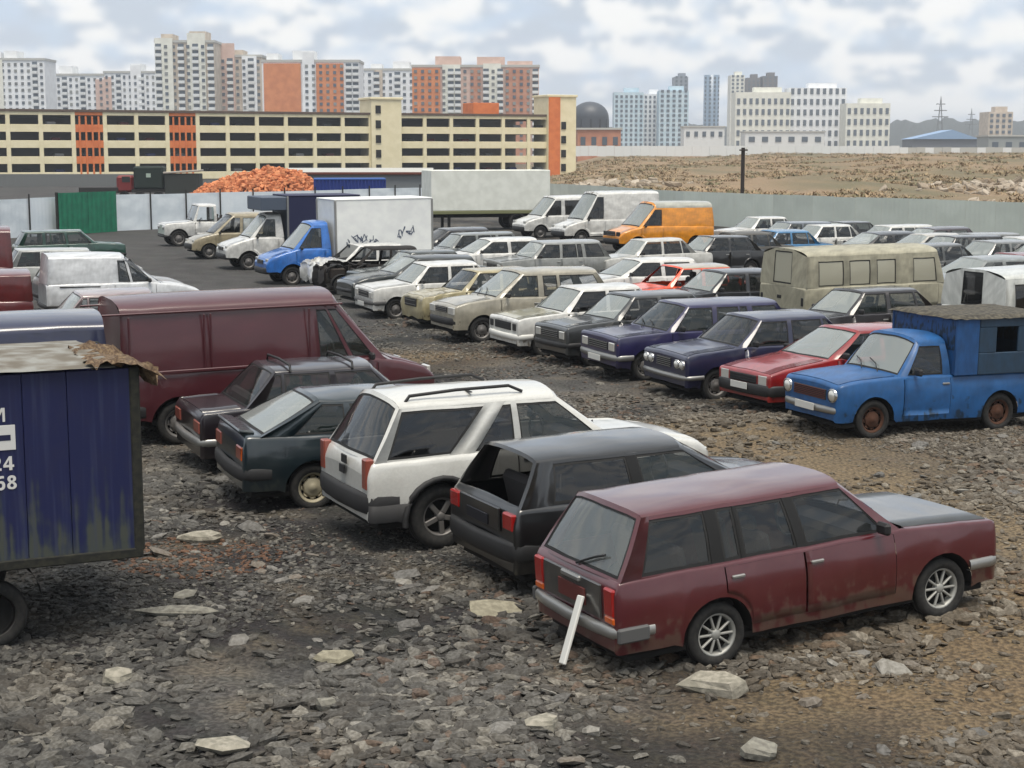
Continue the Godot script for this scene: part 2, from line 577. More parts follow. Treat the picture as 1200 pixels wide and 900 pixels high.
	for si in 2:
		var sg := 1.0 if si == 0 else -1.0
		for k in range(0, edges.size() - 1):
			var e0: Array = edges[k]
			var e1: Array = edges[k + 1]
			var nu := maxi(1, int(ceil((e1[0] - e0[0]) / 0.25)))
			var f := func(u: float, v: float, ins: float) -> Vector3:
				var p: Vector3 = S.call(lerpf(e0[0], e1[0], u), lerpf(e0[1], e1[1], u), v, ins)
				p.z *= sg
				return p
			if k % 2 == 0:
				var pst := body
				var mid: bool = s.dark_pillars and k > 0 and k < edges.size() - 2
				if mid: pst = ST()
				if mid:
					patch(body, f, 0.0, 1.0, 0.0, v0, nu, 1, 0.0)
					patch(body, f, 0.0, 1.0, v1, 1.0, nu, 1, 0.0)
					patch(pst, f, 0.0, 1.0, v0, v1, nu, 4, 0.0)
				else: patch(pst, f, 0.0, 1.0, 0.0, 1.0, nu, 4, 0.0)
				for u in [0.0, 1.0]:
					for q in 4:
						var va := lerpf(v0, v1, q / 4.0) if mid else q / 4.0
						var vb := lerpf(v0, v1, (q + 1) / 4.0) if mid else (q + 1) / 4.0
						quad(pst, f.call(u, va, 0.0), f.call(u, vb, 0.0), f.call(u, vb, 0.03), f.call(u, va, 0.03))
				if mid: put("window_pillar", done(pst), mats.rubber, o)
			else:
				patch(body, f, 0.0, 1.0, 0.0, v0, nu, 1, 0.0)
				patch(body, f, 0.0, 1.0, v1, 1.0, nu, 1, 0.0)
				var kind: String = wins[k / 2][4] if wins[k / 2].size() > 4 else s.glass
				if kind == "none": continue
				var g := ST()
				g.set_smooth_group(0)
				patch(g, f, 0.0, 1.0, v0, v1, maxi(nu, 2), 4, 0.012)
				var pane := put("side_window", done(g), mats[kind], o)
				if s.detail > 0:
					var seal := ST()
					var wu: float = 0.026 / maxf(0.1, e1[0] - e0[0])
					var wv: float = 0.024 / (ye - belt)
					patch(seal, f, 0.0, wu, v0, v1, 1, 4, 0.007)
					patch(seal, f, 1.0 - wu, 1.0, v0, v1, 1, 4, 0.007)
					patch(seal, f, 0.0, 1.0, v0, v0 + wv, nu, 1, 0.007)
					patch(seal, f, 0.0, 1.0, v1 - wv, v1, nu, 1, 0.007)
					put("seal", done(seal), mats.rubber, pane)
	body.set_smooth_group(4)
	for fr in [[FR, "windscreen", s.front_glass, s.get("glass_f", s.glass)], [RR, "rear_window", s.rear_glass, s.get("glass_r", s.glass)]]:
		var fn: Callable = fr[0]
		var p: float = s.pillar / wbelt
		if fr[1] == "rear_window" and s.rear_solid:
			patch(body, fn, -1.0, 1.0, 0.0, 1.0, 8, 4, 0.0)
			continue
		patch(body, fn, -1.0, -1.0 + p, 0.0, 1.0, 1, 4, 0.0)
		patch(body, fn, 1.0 - p, 1.0, 0.0, 1.0, 1, 4, 0.0)
		patch(body, fn, -1.0 + p, 1.0 - p, 0.93, 1.0, 8, 1, 0.0)
		patch(body, fn, -1.0 + p, 1.0 - p, 0.0, 0.05, 8, 1, 0.0)
		if fr[2]:
			var g := ST()
			patch(g, fn, -1.0 + p, 1.0 - p, 0.05, 0.93, 10, 5, 0.012)
			var pane := put(fr[1], done(g), mats[fr[3]], o)
			if s.detail > 0:
				var seal := ST()
				var wu := 0.025 / wbelt
				patch(seal, fn, -1.0 + p, -1.0 + p + wu, 0.05, 0.93, 1, 4, 0.006)
				patch(seal, fn, 1.0 - p - wu, 1.0 - p, 0.05, 0.93, 1, 4, 0.006)
				patch(seal, fn, -1.0 + p, 1.0 - p, 0.05, 0.09, 8, 1, 0.006)
				patch(seal, fn, -1.0 + p, 1.0 - p, 0.895, 0.93, 8, 1, 0.006)
				put("seal", done(seal), mats.rubber, pane)
	put("body", done(body), P, o)
	for k in doors.size():
		for si in 2: put("door", done(dmesh[k][si]), s.get("door_paint", P), o)
	if s.hood.size() == 2 and not s.get("no_hood", false): put("hood", done(hst), hoodP, o)
	if s.trunk.size() == 2: put("boot_lid", done(tst), P, o)
	# roof skin
	var rf := ST()
	var rows := []
	for i in 11:
		var u := i / 10.0
		var row := PackedVector3Array()
		for sv in [-1.0, -0.985, -0.95, -0.88, -0.75, -0.5, -0.25, 0.0, 0.25, 0.5, 0.75, 0.88, 0.95, 0.985, 1.0]:
			var xa: float = s.xrt - s.bowr * (1.0 - sv * sv)
			var xb: float = s.xft + s.bow * (1.0 - sv * sv)
			row.append(Vector3(lerpf(xa, xb, u), RY.call(sv) + s.arch * (1.0 - pow(2.0 * u - 1.0, 2.0)) * (1.0 - sv * sv), sv * wr))
		rows.append(row)
	grid(rf, rows)
	put("roof", done(rf), roofP, o)
	crumple = 0.0
	dent = 0.0
	# --- floor pan and wheel wells
	put("floor_pan", block_mesh(Vector3(xf - xr - 0.24, 0.06, W * 1.72), 0.01), mats.underside, o, Vector3((xr + xf) * 0.5, s.sill - 0.03, 0))
	for a in axles:
		if a < xr - 0.1 or a > xf: continue
		for sg in [1.0, -1.0]:
			var wl := ST()
			var rws := []
			for k in 11:
				var an := PI * k / 10.0
				var p := Vector3(a - cos(an) * (s.ra + 0.005), s.r * 0.98 + sin(an) * (s.ra + 0.005), 0)
				rws.append(PackedVector3Array([Vector3(p.x, p.y, sg * (W * 0.95)), Vector3(p.x, p.y, sg * (W - s.tw - 0.16)), Vector3(a, s.r, sg * (W - s.tw - 0.16))]))
			grid(wl, rws)
			put("wheel_well", done(wl), mats.underside, o)
	# --- wheels
	var wi := 0
	for a in axles:
		for sg in [1.0, -1.0]:
			if s.wheels[wi] == 1:
				add_wheel(o, Vector3(a, s.r, sg * (W - 0.045 - s.tw * 0.5)), s.r, s.tw, s.wheel, mats[s.get("rim_mat", "steel_rim")])
			wi += 1
	# --- inside
	if s.seats:
		var sx: float = s.get("seat_x", s.xfb - 1.05)
		for sg in [1.0, -1.0]: put("seat", seat_mesh(0.5), mats.seat, o, Vector3(sx, s.sill + 0.12 + s.get("seat_y", 0.0), sg * W * 0.44))
		if s.get("rear_seat", true): put("rear_seat", seat_mesh(1.15), mats.seat, o, Vector3(sx - 0.85, s.sill + 0.12, 0))
		put("dashboard", block_mesh(Vector3(0.42, 0.24, wbelt * 1.8), 0.06), mats.black_plastic, o, Vector3(s.xfb - 0.2, belt - 0.14, 0))
		var sw := ST()
		lathe(sw, [[0.17, 0.0], [0.185, 0.015], [0.2, 0.0], [0.185, -0.015], [0.17, 0.0]], 18)
		var swm := put("steering_wheel", done(sw), mats.black_plastic, o, Vector3(s.xfb - 0.47, belt - 0.02, -W * 0.44))
		swm.rotation = Vector3(0.0, PI / 2, 0.5)
	# --- fittings
	for hl in s.head:   # [y, z, w, h, kind]
		for sg in [1.0, -1.0]:
			if hl[4] == "round":
				var lt := ST()
				var rr: float = hl[2] * 0.5
				lathe(lt, [[rr * 1.12, -0.03], [rr * 1.12, 0.03], [rr, 0.035]], 18)
				var ring := put("headlight", done(lt), mats.chrome, o, Vector3(xf, hl[0], sg * hl[1]))
				ring.rotation.y = PI / 2
				lt = ST()
				lathe(lt, [[rr, 0.02], [rr * 0.7, 0.045], [0.0, 0.06]], 18)
				put("lens", done(lt), mats.lens, ring)
			else:
				put("headlight" if hl[4] == "lens" else "indicator", block_mesh(Vector3(0.06, hl[3], hl[2]), 0.012), mats[hl[4]], o, Vector3(xf - 0.008 - float(hl[5] if hl.size() > 5 else 0.0), hl[0], sg * hl[1]))
	for tl in s.tail_l:   # [y, z, w, h, material]
		for sg in [1.0, -1.0]:
			var wend: float = W * (1.0 - s.tail) * side_f(s, tl[0], belt) - s.endin2 * 0.9
			put("tail_light", block_mesh(Vector3(0.10, tl[3], tl[2]), 0.014), mats[tl[4]], o, Vector3(xr + 0.036, tl[0], sg * minf(tl[1], wend - tl[2] * 0.5)))
	if s.grille.size() > 0:   # [y, w, h]
		var gy: Array = s.grille
		var gr := put("grille", block_mesh(Vector3(0.03, gy[2], gy[1]), 0.008), mats.black_plastic, o, Vector3(xf + 0.002, gy[0], 0))
		var nb := int(gy[3]) if gy.size() > 3 else 4
		for k in nb:
			put("slat", slab_mesh(Vector3(0.012, 0.008, gy[1] * 0.97)), mats[s.get("grille_mat", "dull_chrome")], gr, Vector3(0.019, gy[2] * ((k + 0.5) / nb - 0.5), 0))
	var bm: Material = mats[s.bump_mat]
	if s.bump.size() == 2:
		put("bumper", bumper_mesh(xf, 1.0, W * (1.0 - s.nose) - s.endin + 0.045, s.bump[0], s.bump[1]), bm, o)
	if s.bump_r:
		var b2: Array = s.get("bump2", s.bump)
		if b2.size() == 2: put("bumper", bumper_mesh(xr, -1.0, W * (1.0 - s.tail) - s.endin2 + 0.045, b2[0], b2[1]), bm, o)
	if s.plate_f.size() > 0: put("number_plate", block_mesh(Vector3(0.012, 0.11, 0.5), 0.003), mats.plate, o, Vector3(xf + s.plate_f[1], s.plate_f[0], 0))
	if s.plate_r.size() > 0: put("number_plate", block_mesh(Vector3(0.012, 0.11, 0.5), 0.003), mats.plate, o, Vector3(xr - s.plate_r[1], s.plate_r[0], 0))
	if s.mirror:
		for sg in [1.0, -1.0]:
			put("mirror", block_mesh(Vector3(0.07, 0.11, 0.17), 0.025), mats.black_plastic, o, Vector3(s.xfb - 0.28, belt + 0.07, sg * (wbelt + 0.11)))
	for hd in s.handles:
		for sg in [1.0, -1.0]:
			put("door_handle", block_mesh(Vector3(0.13, 0.03, 0.03), 0.008), mats.dull_chrome, o, Vector3(hd, belt - 0.13, sg * (W * side_f(s, belt - 0.13, belt) + 0.012)))
	if s.mould > 0.0:
		for sg in [1.0, -1.0]:
			put("side_moulding", block_mesh(Vector3(s.wb - 2.0 * s.ra - 0.02, 0.05, 0.02), 0.006), mats.black_plastic, o, Vector3(s.wb * 0.5, s.mould, sg * (W * side_f(s, s.mould, belt) + 0.011)))
	if s.wipers:
		for k in [-0.4, 0.15]:
			var wp := ST()
			tube(wp, [FR.call(k, 0.02, -0.03), FR.call(k + 0.2, 0.2, -0.03), FR.call(k + 0.5, 0.3, -0.02)], 0.009, 5)
			put("wiper", done(wp), mats.black_plastic, o)

func patch(st: SurfaceTool, fn: Callable, u0: float, u1: float, w0: float, w1: float, nu: int, nv: int, inset: float) -> void:
	var rows := []
	for i in nu + 1:
		var row := PackedVector3Array()
		for j in nv + 1:
			row.append(fn.call(lerpf(u0, u1, float(i) / nu), lerpf(w0, w1, float(j) / nv), inset))
		rows.append(row)
	grid(st, rows)

func side_f(s: Dictionary, y: float, belt: float) -> float:
	var yn: float = (y - s.sill) / (belt - s.sill)
	if yn < 0.58: return 1.0 - s.alow * pow((0.58 - yn) / 0.58, 2.0)
	return 1.0 - s.aup * pow((yn - 0.58) / 0.42, 2.0)

# ================================================================ ground
var n_ground := FastNoiseLite.new()
var n_fine := FastNoiseLite.new()
var n_patch := FastNoiseLite.new()

func lin(r: float, g: float, b: float) -> Color: return Color(r, g, b)

func behind_fence(x: float, z: float) -> float:   # metres behind the line of the long grey fence
	var a := Vector2(24.5, -75.6)
	var b := Vector2(10.4, -96.6)
	var d := (b - a).normalized()
	return (Vector2(x, z) - a).dot(Vector2(-d.y, d.x)) * (-1.0 if Vector2(-d.y, d.x).y > 0.0 else 1.0)

func terrain(x: float, z: float) -> float:
	var d := maxf(1.0, -z)
	var e := 0.0
	var near := 1.0 - smoothstep(55.0, 90.0, d)
	e += n_ground.get_noise_2d(x, z) * 0.09 * near
	e += n_fine.get_noise_2d(x, z) * 0.05 * (1.0 - smoothstep(30.0, 60.0, d))
	# the ground under the maroon estate rises a little towards its front
	e += 0.07 * exp(-(pow(x - 4.6, 2.0) + pow(z + 15.0, 2.0)) / 5.0) - 0.03 * exp(-(pow(x - 1.5, 2.0) + pow(z + 13.4, 2.0)) / 2.0)
	var f := smoothstep(0.015, 0.07, x / d)
	var bf := behind_fence(x, z)
	if f > 0.0 and bf > 0.0:
		e += f * 4.05 * smoothstep(0.0, 1.0, clampf(bf / 230.0, 0.0, 1.0) * 0.5 + 0.5 * pow(clampf(bf / 230.0, 0.0, 1.0), 0.6))
		e += f * smoothstep(4.0, 30.0, bf) * (1.0 - smoothstep(170.0, 240.0, bf)) * (n_ground.get_noise_2d(x * 0.35, z * 0.18) * 0.7 + n_fine.get_noise_2d(x * 0.5, z * 0.25) * 0.3)
	return e

# the churned tan mud of the aisle: distance to its middle line
func aisle_mud(x: float, z: float) -> float:
	var p := Geometry2D.get_closest_point_to_segment(Vector2(x, z), Vector2(2.6, -24.5), Vector2(6.6, -16.0))
	return exp(-pow(p.distance_to(Vector2(x, z)) / 1.15, 2.0))

func ground_color(x: float, z: float) -> Color:
	var d := maxf(1.0, -z)
	var a := n_patch.get_noise_2d(x, z)
	var b := n_patch.get_noise_2d(x * 4.0 + 300.0, z * 4.0)
	var c := lin(0.016, 0.0155, 0.015).lerp(lin(0.100, 0.095, 0.087), clampf(0.36 + a * 1.6 + b * 0.6, 0.0, 1.0))
	# trodden tan dirt on the open side of the yard
	c = c.lerp(lin(0.150, 0.116, 0.074), clampf(smoothstep(2.6, 6.0, x + (d - 14.0) * 0.05 + a * 3.0) * (1.0 - smoothstep(27.0, 40.0, d)) + b * 0.5, 0.0, 0.8))
	# brown mud round and in front of the maroon estate, ochre sand in the aisle
	var mud := exp(-(pow((x - 4.6) / 2.6, 2.0) + pow((z + 13.6) / 3.6, 2.0))) + 0.8 * exp(-(pow((x - 3.3) / 1.6, 2.0) + pow((z + 22.8) / 2.4, 2.0))) + 0.6 * exp(-(pow((x + 1.8) / 1.6, 2.0) + pow((z + 33.5) / 1.2, 2.0)))
	c = c.lerp(lin(0.165, 0.118, 0.064), clampf(mud * 1.5 + b * 0.6 * minf(1.0, mud * 2.0), 0.0, 0.95))
	c = c.lerp(lin(0.19, 0.142, 0.082), clampf(aisle_mud(x, z) * 1.2 + b * 0.5 - 0.1, 0.0, 0.95))
	# asphalt lane at the back left
	var lane := smoothstep(36.0, 42.0, d) * (1.0 - smoothstep(0.0, 3.0, x + d * 0.075 + 1.0))
	c = c.lerp(lin(0.062, 0.060, 0.058) * (1.0 + b * 0.5), lane)
	if d > 60.0:
		var f := smoothstep(0.0, 6.0, behind_fence(x, z))
		var g := n_patch.get_noise_2d(x * 0.35, z * 0.12)
		var h := n_patch.get_noise_2d(x * 1.7 + 90.0, z * 0.7)
		var fc := lin(0.34, 0.245, 0.15).lerp(lin(0.20, 0.175, 0.10), clampf(0.45 + g * 1.4 + h * 0.7, 0.0, 1.0))
		fc = fc.lerp(lin(0.44, 0.30, 0.175), clampf(h * 1.6 - 0.2 + (1.0 - smoothstep(10.0, 50.0, behind_fence(x, z))) * 0.7, 0.0, 0.9))
		c = c.lerp(fc, f * smoothstep(-0.02, 0.03, x / d))
	return c

func spaced(list: Array) -> PackedFloat32Array:   # [[from, to, step], ...]
	var out := PackedFloat32Array()
	for l in list:
		var n := int(round(absf(l[1] - l[0]) / l[2]))
		for i in n: out.append(lerpf(l[0], l[1], float(i) / n))
	out.append(list[-1][1])
	return out

func build_ground() -> void:
	n_ground.seed = 3; n_ground.frequency = 0.09; n_ground.fractal_octaves = 3
	n_fine.seed = 8; n_fine.frequency = 0.75; n_fine.fractal_octaves = 3
	n_patch.seed = 5; n_patch.frequency = 0.16; n_patch.fractal_octaves = 4
	var xs := spaced([[-3000, -400, 325], [-400, -60, 20], [-60, -16, 1.6], [-16, 17, 0.14], [17, 60, 1.6], [60, 400, 12], [400, 3000, 325]])
	var zs := spaced([[60, -8, 4], [-8, -36, 0.14], [-36, -60, 0.4], [-60, -110, 1.0], [-110, -340, 4], [-340, -600, 26], [-600, -4000, 340]])
	var v := PackedVector3Array()
	var c := PackedColorArray()
	for z in zs:
		for x in xs:
			v.append(Vector3(x, terrain(x, z), z))
			c.append(ground_color(x, z))
	var w := xs.size()
	var idx := PackedInt32Array()
	var nr := PackedVector3Array()
	for j in zs.size():
		for i in w:
			var k := j * w + i
			var l := v[k - 1] if i > 0 else v[k]
			var r := v[k + 1] if i < w - 1 else v[k]
			var u := v[k - w] if j > 0 else v[k]
			var d := v[k + w] if j < zs.size() - 1 else v[k]
			nr.append((r - l).cross(u - d).normalized() * 1.0)
			if nr[k].y < 0.0: nr[k] = -nr[k]
			if i < w - 1 and j < zs.size() - 1:
				idx.append_array(PackedInt32Array([k, k + w, k + 1, k + 1, k + w, k + w + 1]))
	var arr := []
	arr.resize(Mesh.ARRAY_MAX)
	arr[Mesh.ARRAY_VERTEX] = v
	arr[Mesh.ARRAY_NORMAL] = nr
	arr[Mesh.ARRAY_COLOR] = c
	arr[Mesh.ARRAY_INDEX] = idx
	var am := ArrayMesh.new()
	am.add_surface_from_arrays(Mesh.PRIMITIVE_TRIANGLES, arr)
	var m := mottled("dirt", Color(0.62, 0.61, 0.60), Color(1, 1, 1), 0.9, 0.95, 0.05, 4, 8.0)
	m.vertex_color_use_as_albedo = true
	var g := put("ground", am, m)
	tag(g, "grey brown ground of crushed rubble, mud and asphalt", "ground", "", "structure")

# ---- rubble
func stone_mesh(sd: int, flatness: float) -> ArrayMesh:
	var r := RandomNumberGenerator.new()
	r.seed = sd
	var n := r.randi_range(5, 7)
	var st := ST(false)
	var ang := []
	for i in n: ang.append(TAU * (i + r.randf_range(-0.33, 0.33)) / n)
	var rings := []
	for l in 3:
		var ring := PackedVector3Array()
		for i in n:
			var q: float = [0.86, 1.0, 0.78][l] * r.randf_range(0.78, 1.12)
			ring.append(Vector3(cos(ang[i]) * q, ([-0.5, 0.12, 0.5][l] + r.randf_range(-0.13, 0.13)) * flatness, sin(ang[i]) * q * 0.78) * 0.5)
		ring.append(ring[0])
		rings.append(ring)
	grid(st, rings)
	for e in [rings[0], rings[2]]:
		var mid := Vector3.ZERO
		for i in n: mid += e[i] / n
		mid.y += (0.05 if e == rings[2] else -0.05) * flatness
		for i in n: tri(st, mid, e[i], e[i + 1])
	return done(st)

func stone_color(r: RandomNumberGenerator, x: float, z: float) -> Color:
	var t := r.randf()
	var c: Color
	t = clampf(t + n_patch.get_noise_2d(x * 0.7 + 200.0, z * 0.7) * 0.45, 0.0, 1.0)
	if t < 0.50: c = lin(0.070, 0.068, 0.063).lerp(lin(0.16, 0.155, 0.142), r.randf())
	elif t < 0.75: c = lin(0.042, 0.040, 0.037).lerp(lin(0.085, 0.078, 0.068), r.randf())
	elif t < 0.95: c = lin(0.18, 0.172, 0.152).lerp(lin(0.30, 0.285, 0.25), r.randf())
	else: c = lin(0.15, 0.10, 0.072)
	var g := ground_color(x, z)
	if pow((x + 3.4) / 0.9, 2.0) + pow((z + 16.6) / 0.9, 2.0) < 1.0 and r.randf() < 0.5: c = lin(0.16, 0.075, 0.04).lerp(lin(0.26, 0.13, 0.07), r.randf())
	return c.lerp(g * 1.6, 0.30) * 0.9

func rubble_density(x: float, z: float) -> float:
	var d := -z
	var k := 1.0
	# less of it on the mud by the maroon estate and in the fine gravel of the corner; none on the asphalt lane
	k *= 1.0 - 0.30 * clampf(exp(-(pow((x - 4.4) / 1.9, 2.0) + pow((z + 13.7) / 2.6, 2.0))) * 1.4, 0.0, 1.0)
	k *= 1.0 - 0.6 * clampf(exp(-(pow((x - 3.0) / 1.3, 2.0) + pow((z + 22.5) / 2.2, 2.0))) * 1.4, 0.0, 1.0)
	var lane := smoothstep(36.0, 41.0, d) * (1.0 - smoothstep(0.0, 3.0, x + d * 0.075 + 1.0))
	k *= 1.0 - lane * 0.97
	k *= clampf(0.66 + n_patch.get_noise_2d(x * 1.5, z * 1.5) * 2.0, 0.07, 1.0)
	k *= 1.0 - 0.8 * aisle_mud(x, z)
	if d > 44.0: k *= 0.35
	return k

func build_rubble() -> void:
	var sm := mottled("stone", Color(0.70, 0.69, 0.67), Color(1, 1, 1), 0.5, 0.92, 0.04, 14, 5.0)
	sm.vertex_color_use_as_albedo = true
	var r := RandomNumberGenerator.new()
	r.seed = 77
	var kinds := 10
	var xf := []
	var cl := []
	for k in kinds: xf.append([]); cl.append([])
	var tries := 320000
	var big := []
	for i in tries:
		var d := sqrt(r.randf_range(7.0 * 7.0, 48.0 * 48.0))
		if r.randf() < 0.55: d = sqrt(r.randf_range(7.0 * 7.0, 26.0 * 26.0))
		var x := r.randf_range(-1.0, 1.0) * (d * 0.335 + 3.2)
		if r.randf() > rubble_density(x, -d): continue
		var u := r.randf()
		var size := 0.024 + 0.045 * u + 0.10 * pow(u, 3.2)
		size *= clampf(1.0 + n_patch.get_noise_2d(x * 0.9 + 50.0, -d * 0.9) * 1.5, 0.55, 1.7)
		if d > 26.0 and size < 0.06: size *= 1.6
		if d < 24.0 and r.randf() < 0.0085:
			big.append([x, -d, 0.13 + 0.20 * pow(r.randf(), 2.6)])
			continue
		var k := r.randi() % kinds
		var b := Basis(Vector3.UP, r.randf() * TAU) * Basis(Vector3(1, 0, 0), r.randf_range(-0.4, 0.4)) * Basis(Vector3(0, 0, 1), r.randf_range(-0.35, 0.35))
		b = b.scaled_local(Vector3(size * r.randf_range(0.9, 1.5), size * r.randf_range(0.7, 1.1), size))
		xf[k].append(Transform3D(b, Vector3(x, terrain(x, -d) + size * 0.06, -d)))
		cl[k].append(stone_color(r, x, -d))
	for k in kinds:
		var mm := MultiMesh.new()
		mm.transform_format = MultiMesh.TRANSFORM_3D
		mm.use_colors = true
		mm.mesh = stone_mesh(100 + k, [0.28, 0.65, 0.8, 0.24, 0.9, 0.42, 0.7, 0.32, 0.85, 0.5][k])
		mm.instance_count = xf[k].size()
		for i in xf[k].size():
			mm.set_instance_transform(i, xf[k][i])
			mm.set_instance_color(i, cl[k][i])
		var o := MultiMeshInstance3D.new()
		o.name = numbered("rubble")
		o.multimesh = mm
		o.material_override = sm
		add_child(o)
		tag(o, "small broken concrete and stone rubble strewn over the whole yard", "rubble", "loose rubble", "stuff")
	# the larger chunks one could pick up singly
	var tints := []
	for t in [[0.095, 0.090, 0.081], [0.14, 0.132, 0.117], [0.20, 0.188, 0.162], [0.075, 0.070, 0.062], [0.13, 0.108, 0.083]]:
		var m := mottled("chunk%d" % tints.size(), Color(t[0], t[1], t[2]).darkened(0.2).linear_to_srgb(), Color(t[0], t[1], t[2]).lightened(0.06).linear_to_srgb(), 0.6, 0.92, 0.04, 31 + tints.size(), 5.0)
		tints.append(m)
	var cm := []
	for k in 9: cm.append(stone_mesh(200 + k, [0.32, 0.5, 0.62, 0.28, 0.45, 0.7, 0.35, 0.3, 0.55][k]))
	var count := 0
	for bc in big:
		if count >= 285: break
		var p := Vector3(bc[0], 0, bc[1])
		if absf(p.x) > -p.z * 0.325: continue
		if covered(p, 0.5): continue
		p.y = terrain(p.x, p.z) + bc[2] * 0.03
		var o := put("concrete_chunk", cm[r.randi() % 9], tints[r.randi() % 5], self, p)
		o.basis = (Basis(Vector3.UP, r.randf() * TAU) * Basis(Vector3(1, 0, 0), r.randf_range(-0.5, 0.5)) * Basis(Vector3(0, 0, 1), r.randf_range(-0.4, 0.4))).scaled_local(Vector3(bc[2] * r.randf_range(0.9, 1.4), bc[2] * r.randf_range(0.8, 1.3), bc[2]))
		tag(o, "broken chunk of grey concrete lying loose among the rubble", "rubble chunk", "loose concrete chunks")
		count += 1

# footprints of parked vehicles: chunks keep clear of them
var prints := []
func covered(p: Vector3, grow: float) -> bool:
	for f in prints:
		var q: Vector3 = (f[0] as Transform3D).affine_inverse() * p
		if q.x > f[1] - grow and q.x < f[2] + grow and absf(q.z) < f[3] + grow * 0.5: return true
	return false

# ================================================================ camera, sky, sun
func build_camera() -> void:
	var cam := Camera3D.new()
	cam.name = "camera"
	cam.fov = rad_to_deg(2.0 * atan(450.0 / FPX))
	cam.near = 0.1
	cam.far = 9000.0
	add_child(cam)
	cam.position = Vector3(0, CAMH, 0)
	cam.rotation.x = -pitch
	cam.current = true

func build_sky() -> void:
	var n := FastNoiseLite.new()
	n.seed = 21; n.frequency = 1.1; n.fractal_octaves = 5; n.fractal_gain = 0.58
	var n2 := FastNoiseLite.new()
	n2.seed = 6; n2.frequency = 0.35; n2.fractal_octaves = 3
	var w := 2048
	var h := 1024
	var img := Image.create(w, h, false, Image.FORMAT_RGB8)
	img.fill(Color(0.55, 0.55, 0.54))
	for y in h / 2 + 2:
		var el := PI * (0.5 - (y + 0.5) / h)
		var se := maxf(0.0, sin(el))
		var ce := cos(el)
		var stepx := 1
		for x in w:
			var az := TAU * (x + 0.5) / w
			# heaped cloud, flattened towards the horizon as layers seen edge-on are
			var px := sin(az) * ce * 18.0
			var pz := cos(az) * ce * 18.0
			var py := el * 18.0 * (1.0 + 3.6 * exp(-se * 6.0))
			var a := n.get_noise_3d(px, py, pz)
			var b := n2.get_noise_3d(px + 40.0, py, pz)
			var c3 := n.get_noise_3d(px + 17.0, py + 5.0, pz - 31.0)
			var cover := clampf(0.90 + a * 1.9 + b * 0.5, 0.0, 1.0)
			var thick := smoothstep(0.30, 0.80, 0.46 + c3 * 2.4 - b * 0.5)
			var cloud := Color(0.99, 0.99, 0.985).lerp(Color(0.785, 0.825, 0.875), thick)
			var blue := Color(0.80, 0.86, 0.93)
			var c := blue.lerp(cloud, cover)
			c = c.lerp(Color(0.95, 0.955, 0.955), exp(-se * 38.0) * 0.6)
			img.set_pixel(x, y, c)
	var sm := PanoramaSkyMaterial.new()
	sm.panorama = ImageTexture.create_from_image(img)
	var sky := Sky.new()
	sky.sky_material = sm
	var env := Environment.new()
	env.background_mode = Environment.BG_SKY
	env.sky = sky
	env.background_energy_multiplier = 0.41
	env.tonemap_mode = Environment.TONE_MAPPER_LINEAR
	env.tonemap_exposure = 2.6
	env.sdfgi_enabled = true
	env.ssao_enabled = true
	env.ssil_enabled = true
	env.fog_enabled = true
	env.fog_density = 0.00030
	env.fog_light_color = Color(0.86, 0.89, 0.93)
	var we := WorldEnvironment.new()
	we.name = "environment"
	we.environment = env
	add_child(we)
	var sun := DirectionalLight3D.new()
	sun.name = "sun"
	sun.light_energy = 0.5
	sun.light_angular_distance = 30.0
	sun.light_color = Color(1.0, 0.965, 0.91)
	sun.shadow_enabled = true
	sun.rotation_degrees = Vector3(-72, 12, 0)
	add_child(sun)

func spot(u: float, t: float) -> Vector3:   # u along the cars' heading, t across the rows
	return Vector3(cos(HEAD) * u - sin(HEAD) * t, 0, -sin(HEAD) * u - cos(HEAD) * t)

# the same, by row coordinates of the rear axle
func stand(called: String, label: String, category: String, spec: Dictionary, u: float, t: float, yaw: float, group := "") -> Node3D:
	var p := spot(u, t)
	var d := Vector3(0, CAMH, 0)
	var c := cos(pitch)
	var s := sin(pitch)
	var q := p - d
	var zc := -q.y * s - q.z * c
	var yc := q.y * c - q.z * s
	return park(called, label, category, spec, 600.0 + FPX * q.x / zc, 450.0 - FPX * yc / zc, 0.0, 0.0, 0.0, yaw, group)

func spec(base: Dictionary, more: Dictionary) -> Dictionary:
	var d := base.duplicate()
	d.merge(more, true)
	return d

func sheet_text(parent: Node, txt: String, size: float, mat: Material, where: Vector3, turn := 0.0) -> MeshInstance3D:
	var tm := TextMesh.new()
	var f := SystemFont.new()
	f.font_names = PackedStringArray(["Droid Sans"])
	f.font_weight = 700
	tm.font = f
	tm.text = txt
	tm.font_size = 32
	tm.pixel_size = size / 32.0
	tm.depth = 0.004
	var o := put("lettering", tm, mat, parent, where)
	o.rotation.y = turn
	return o

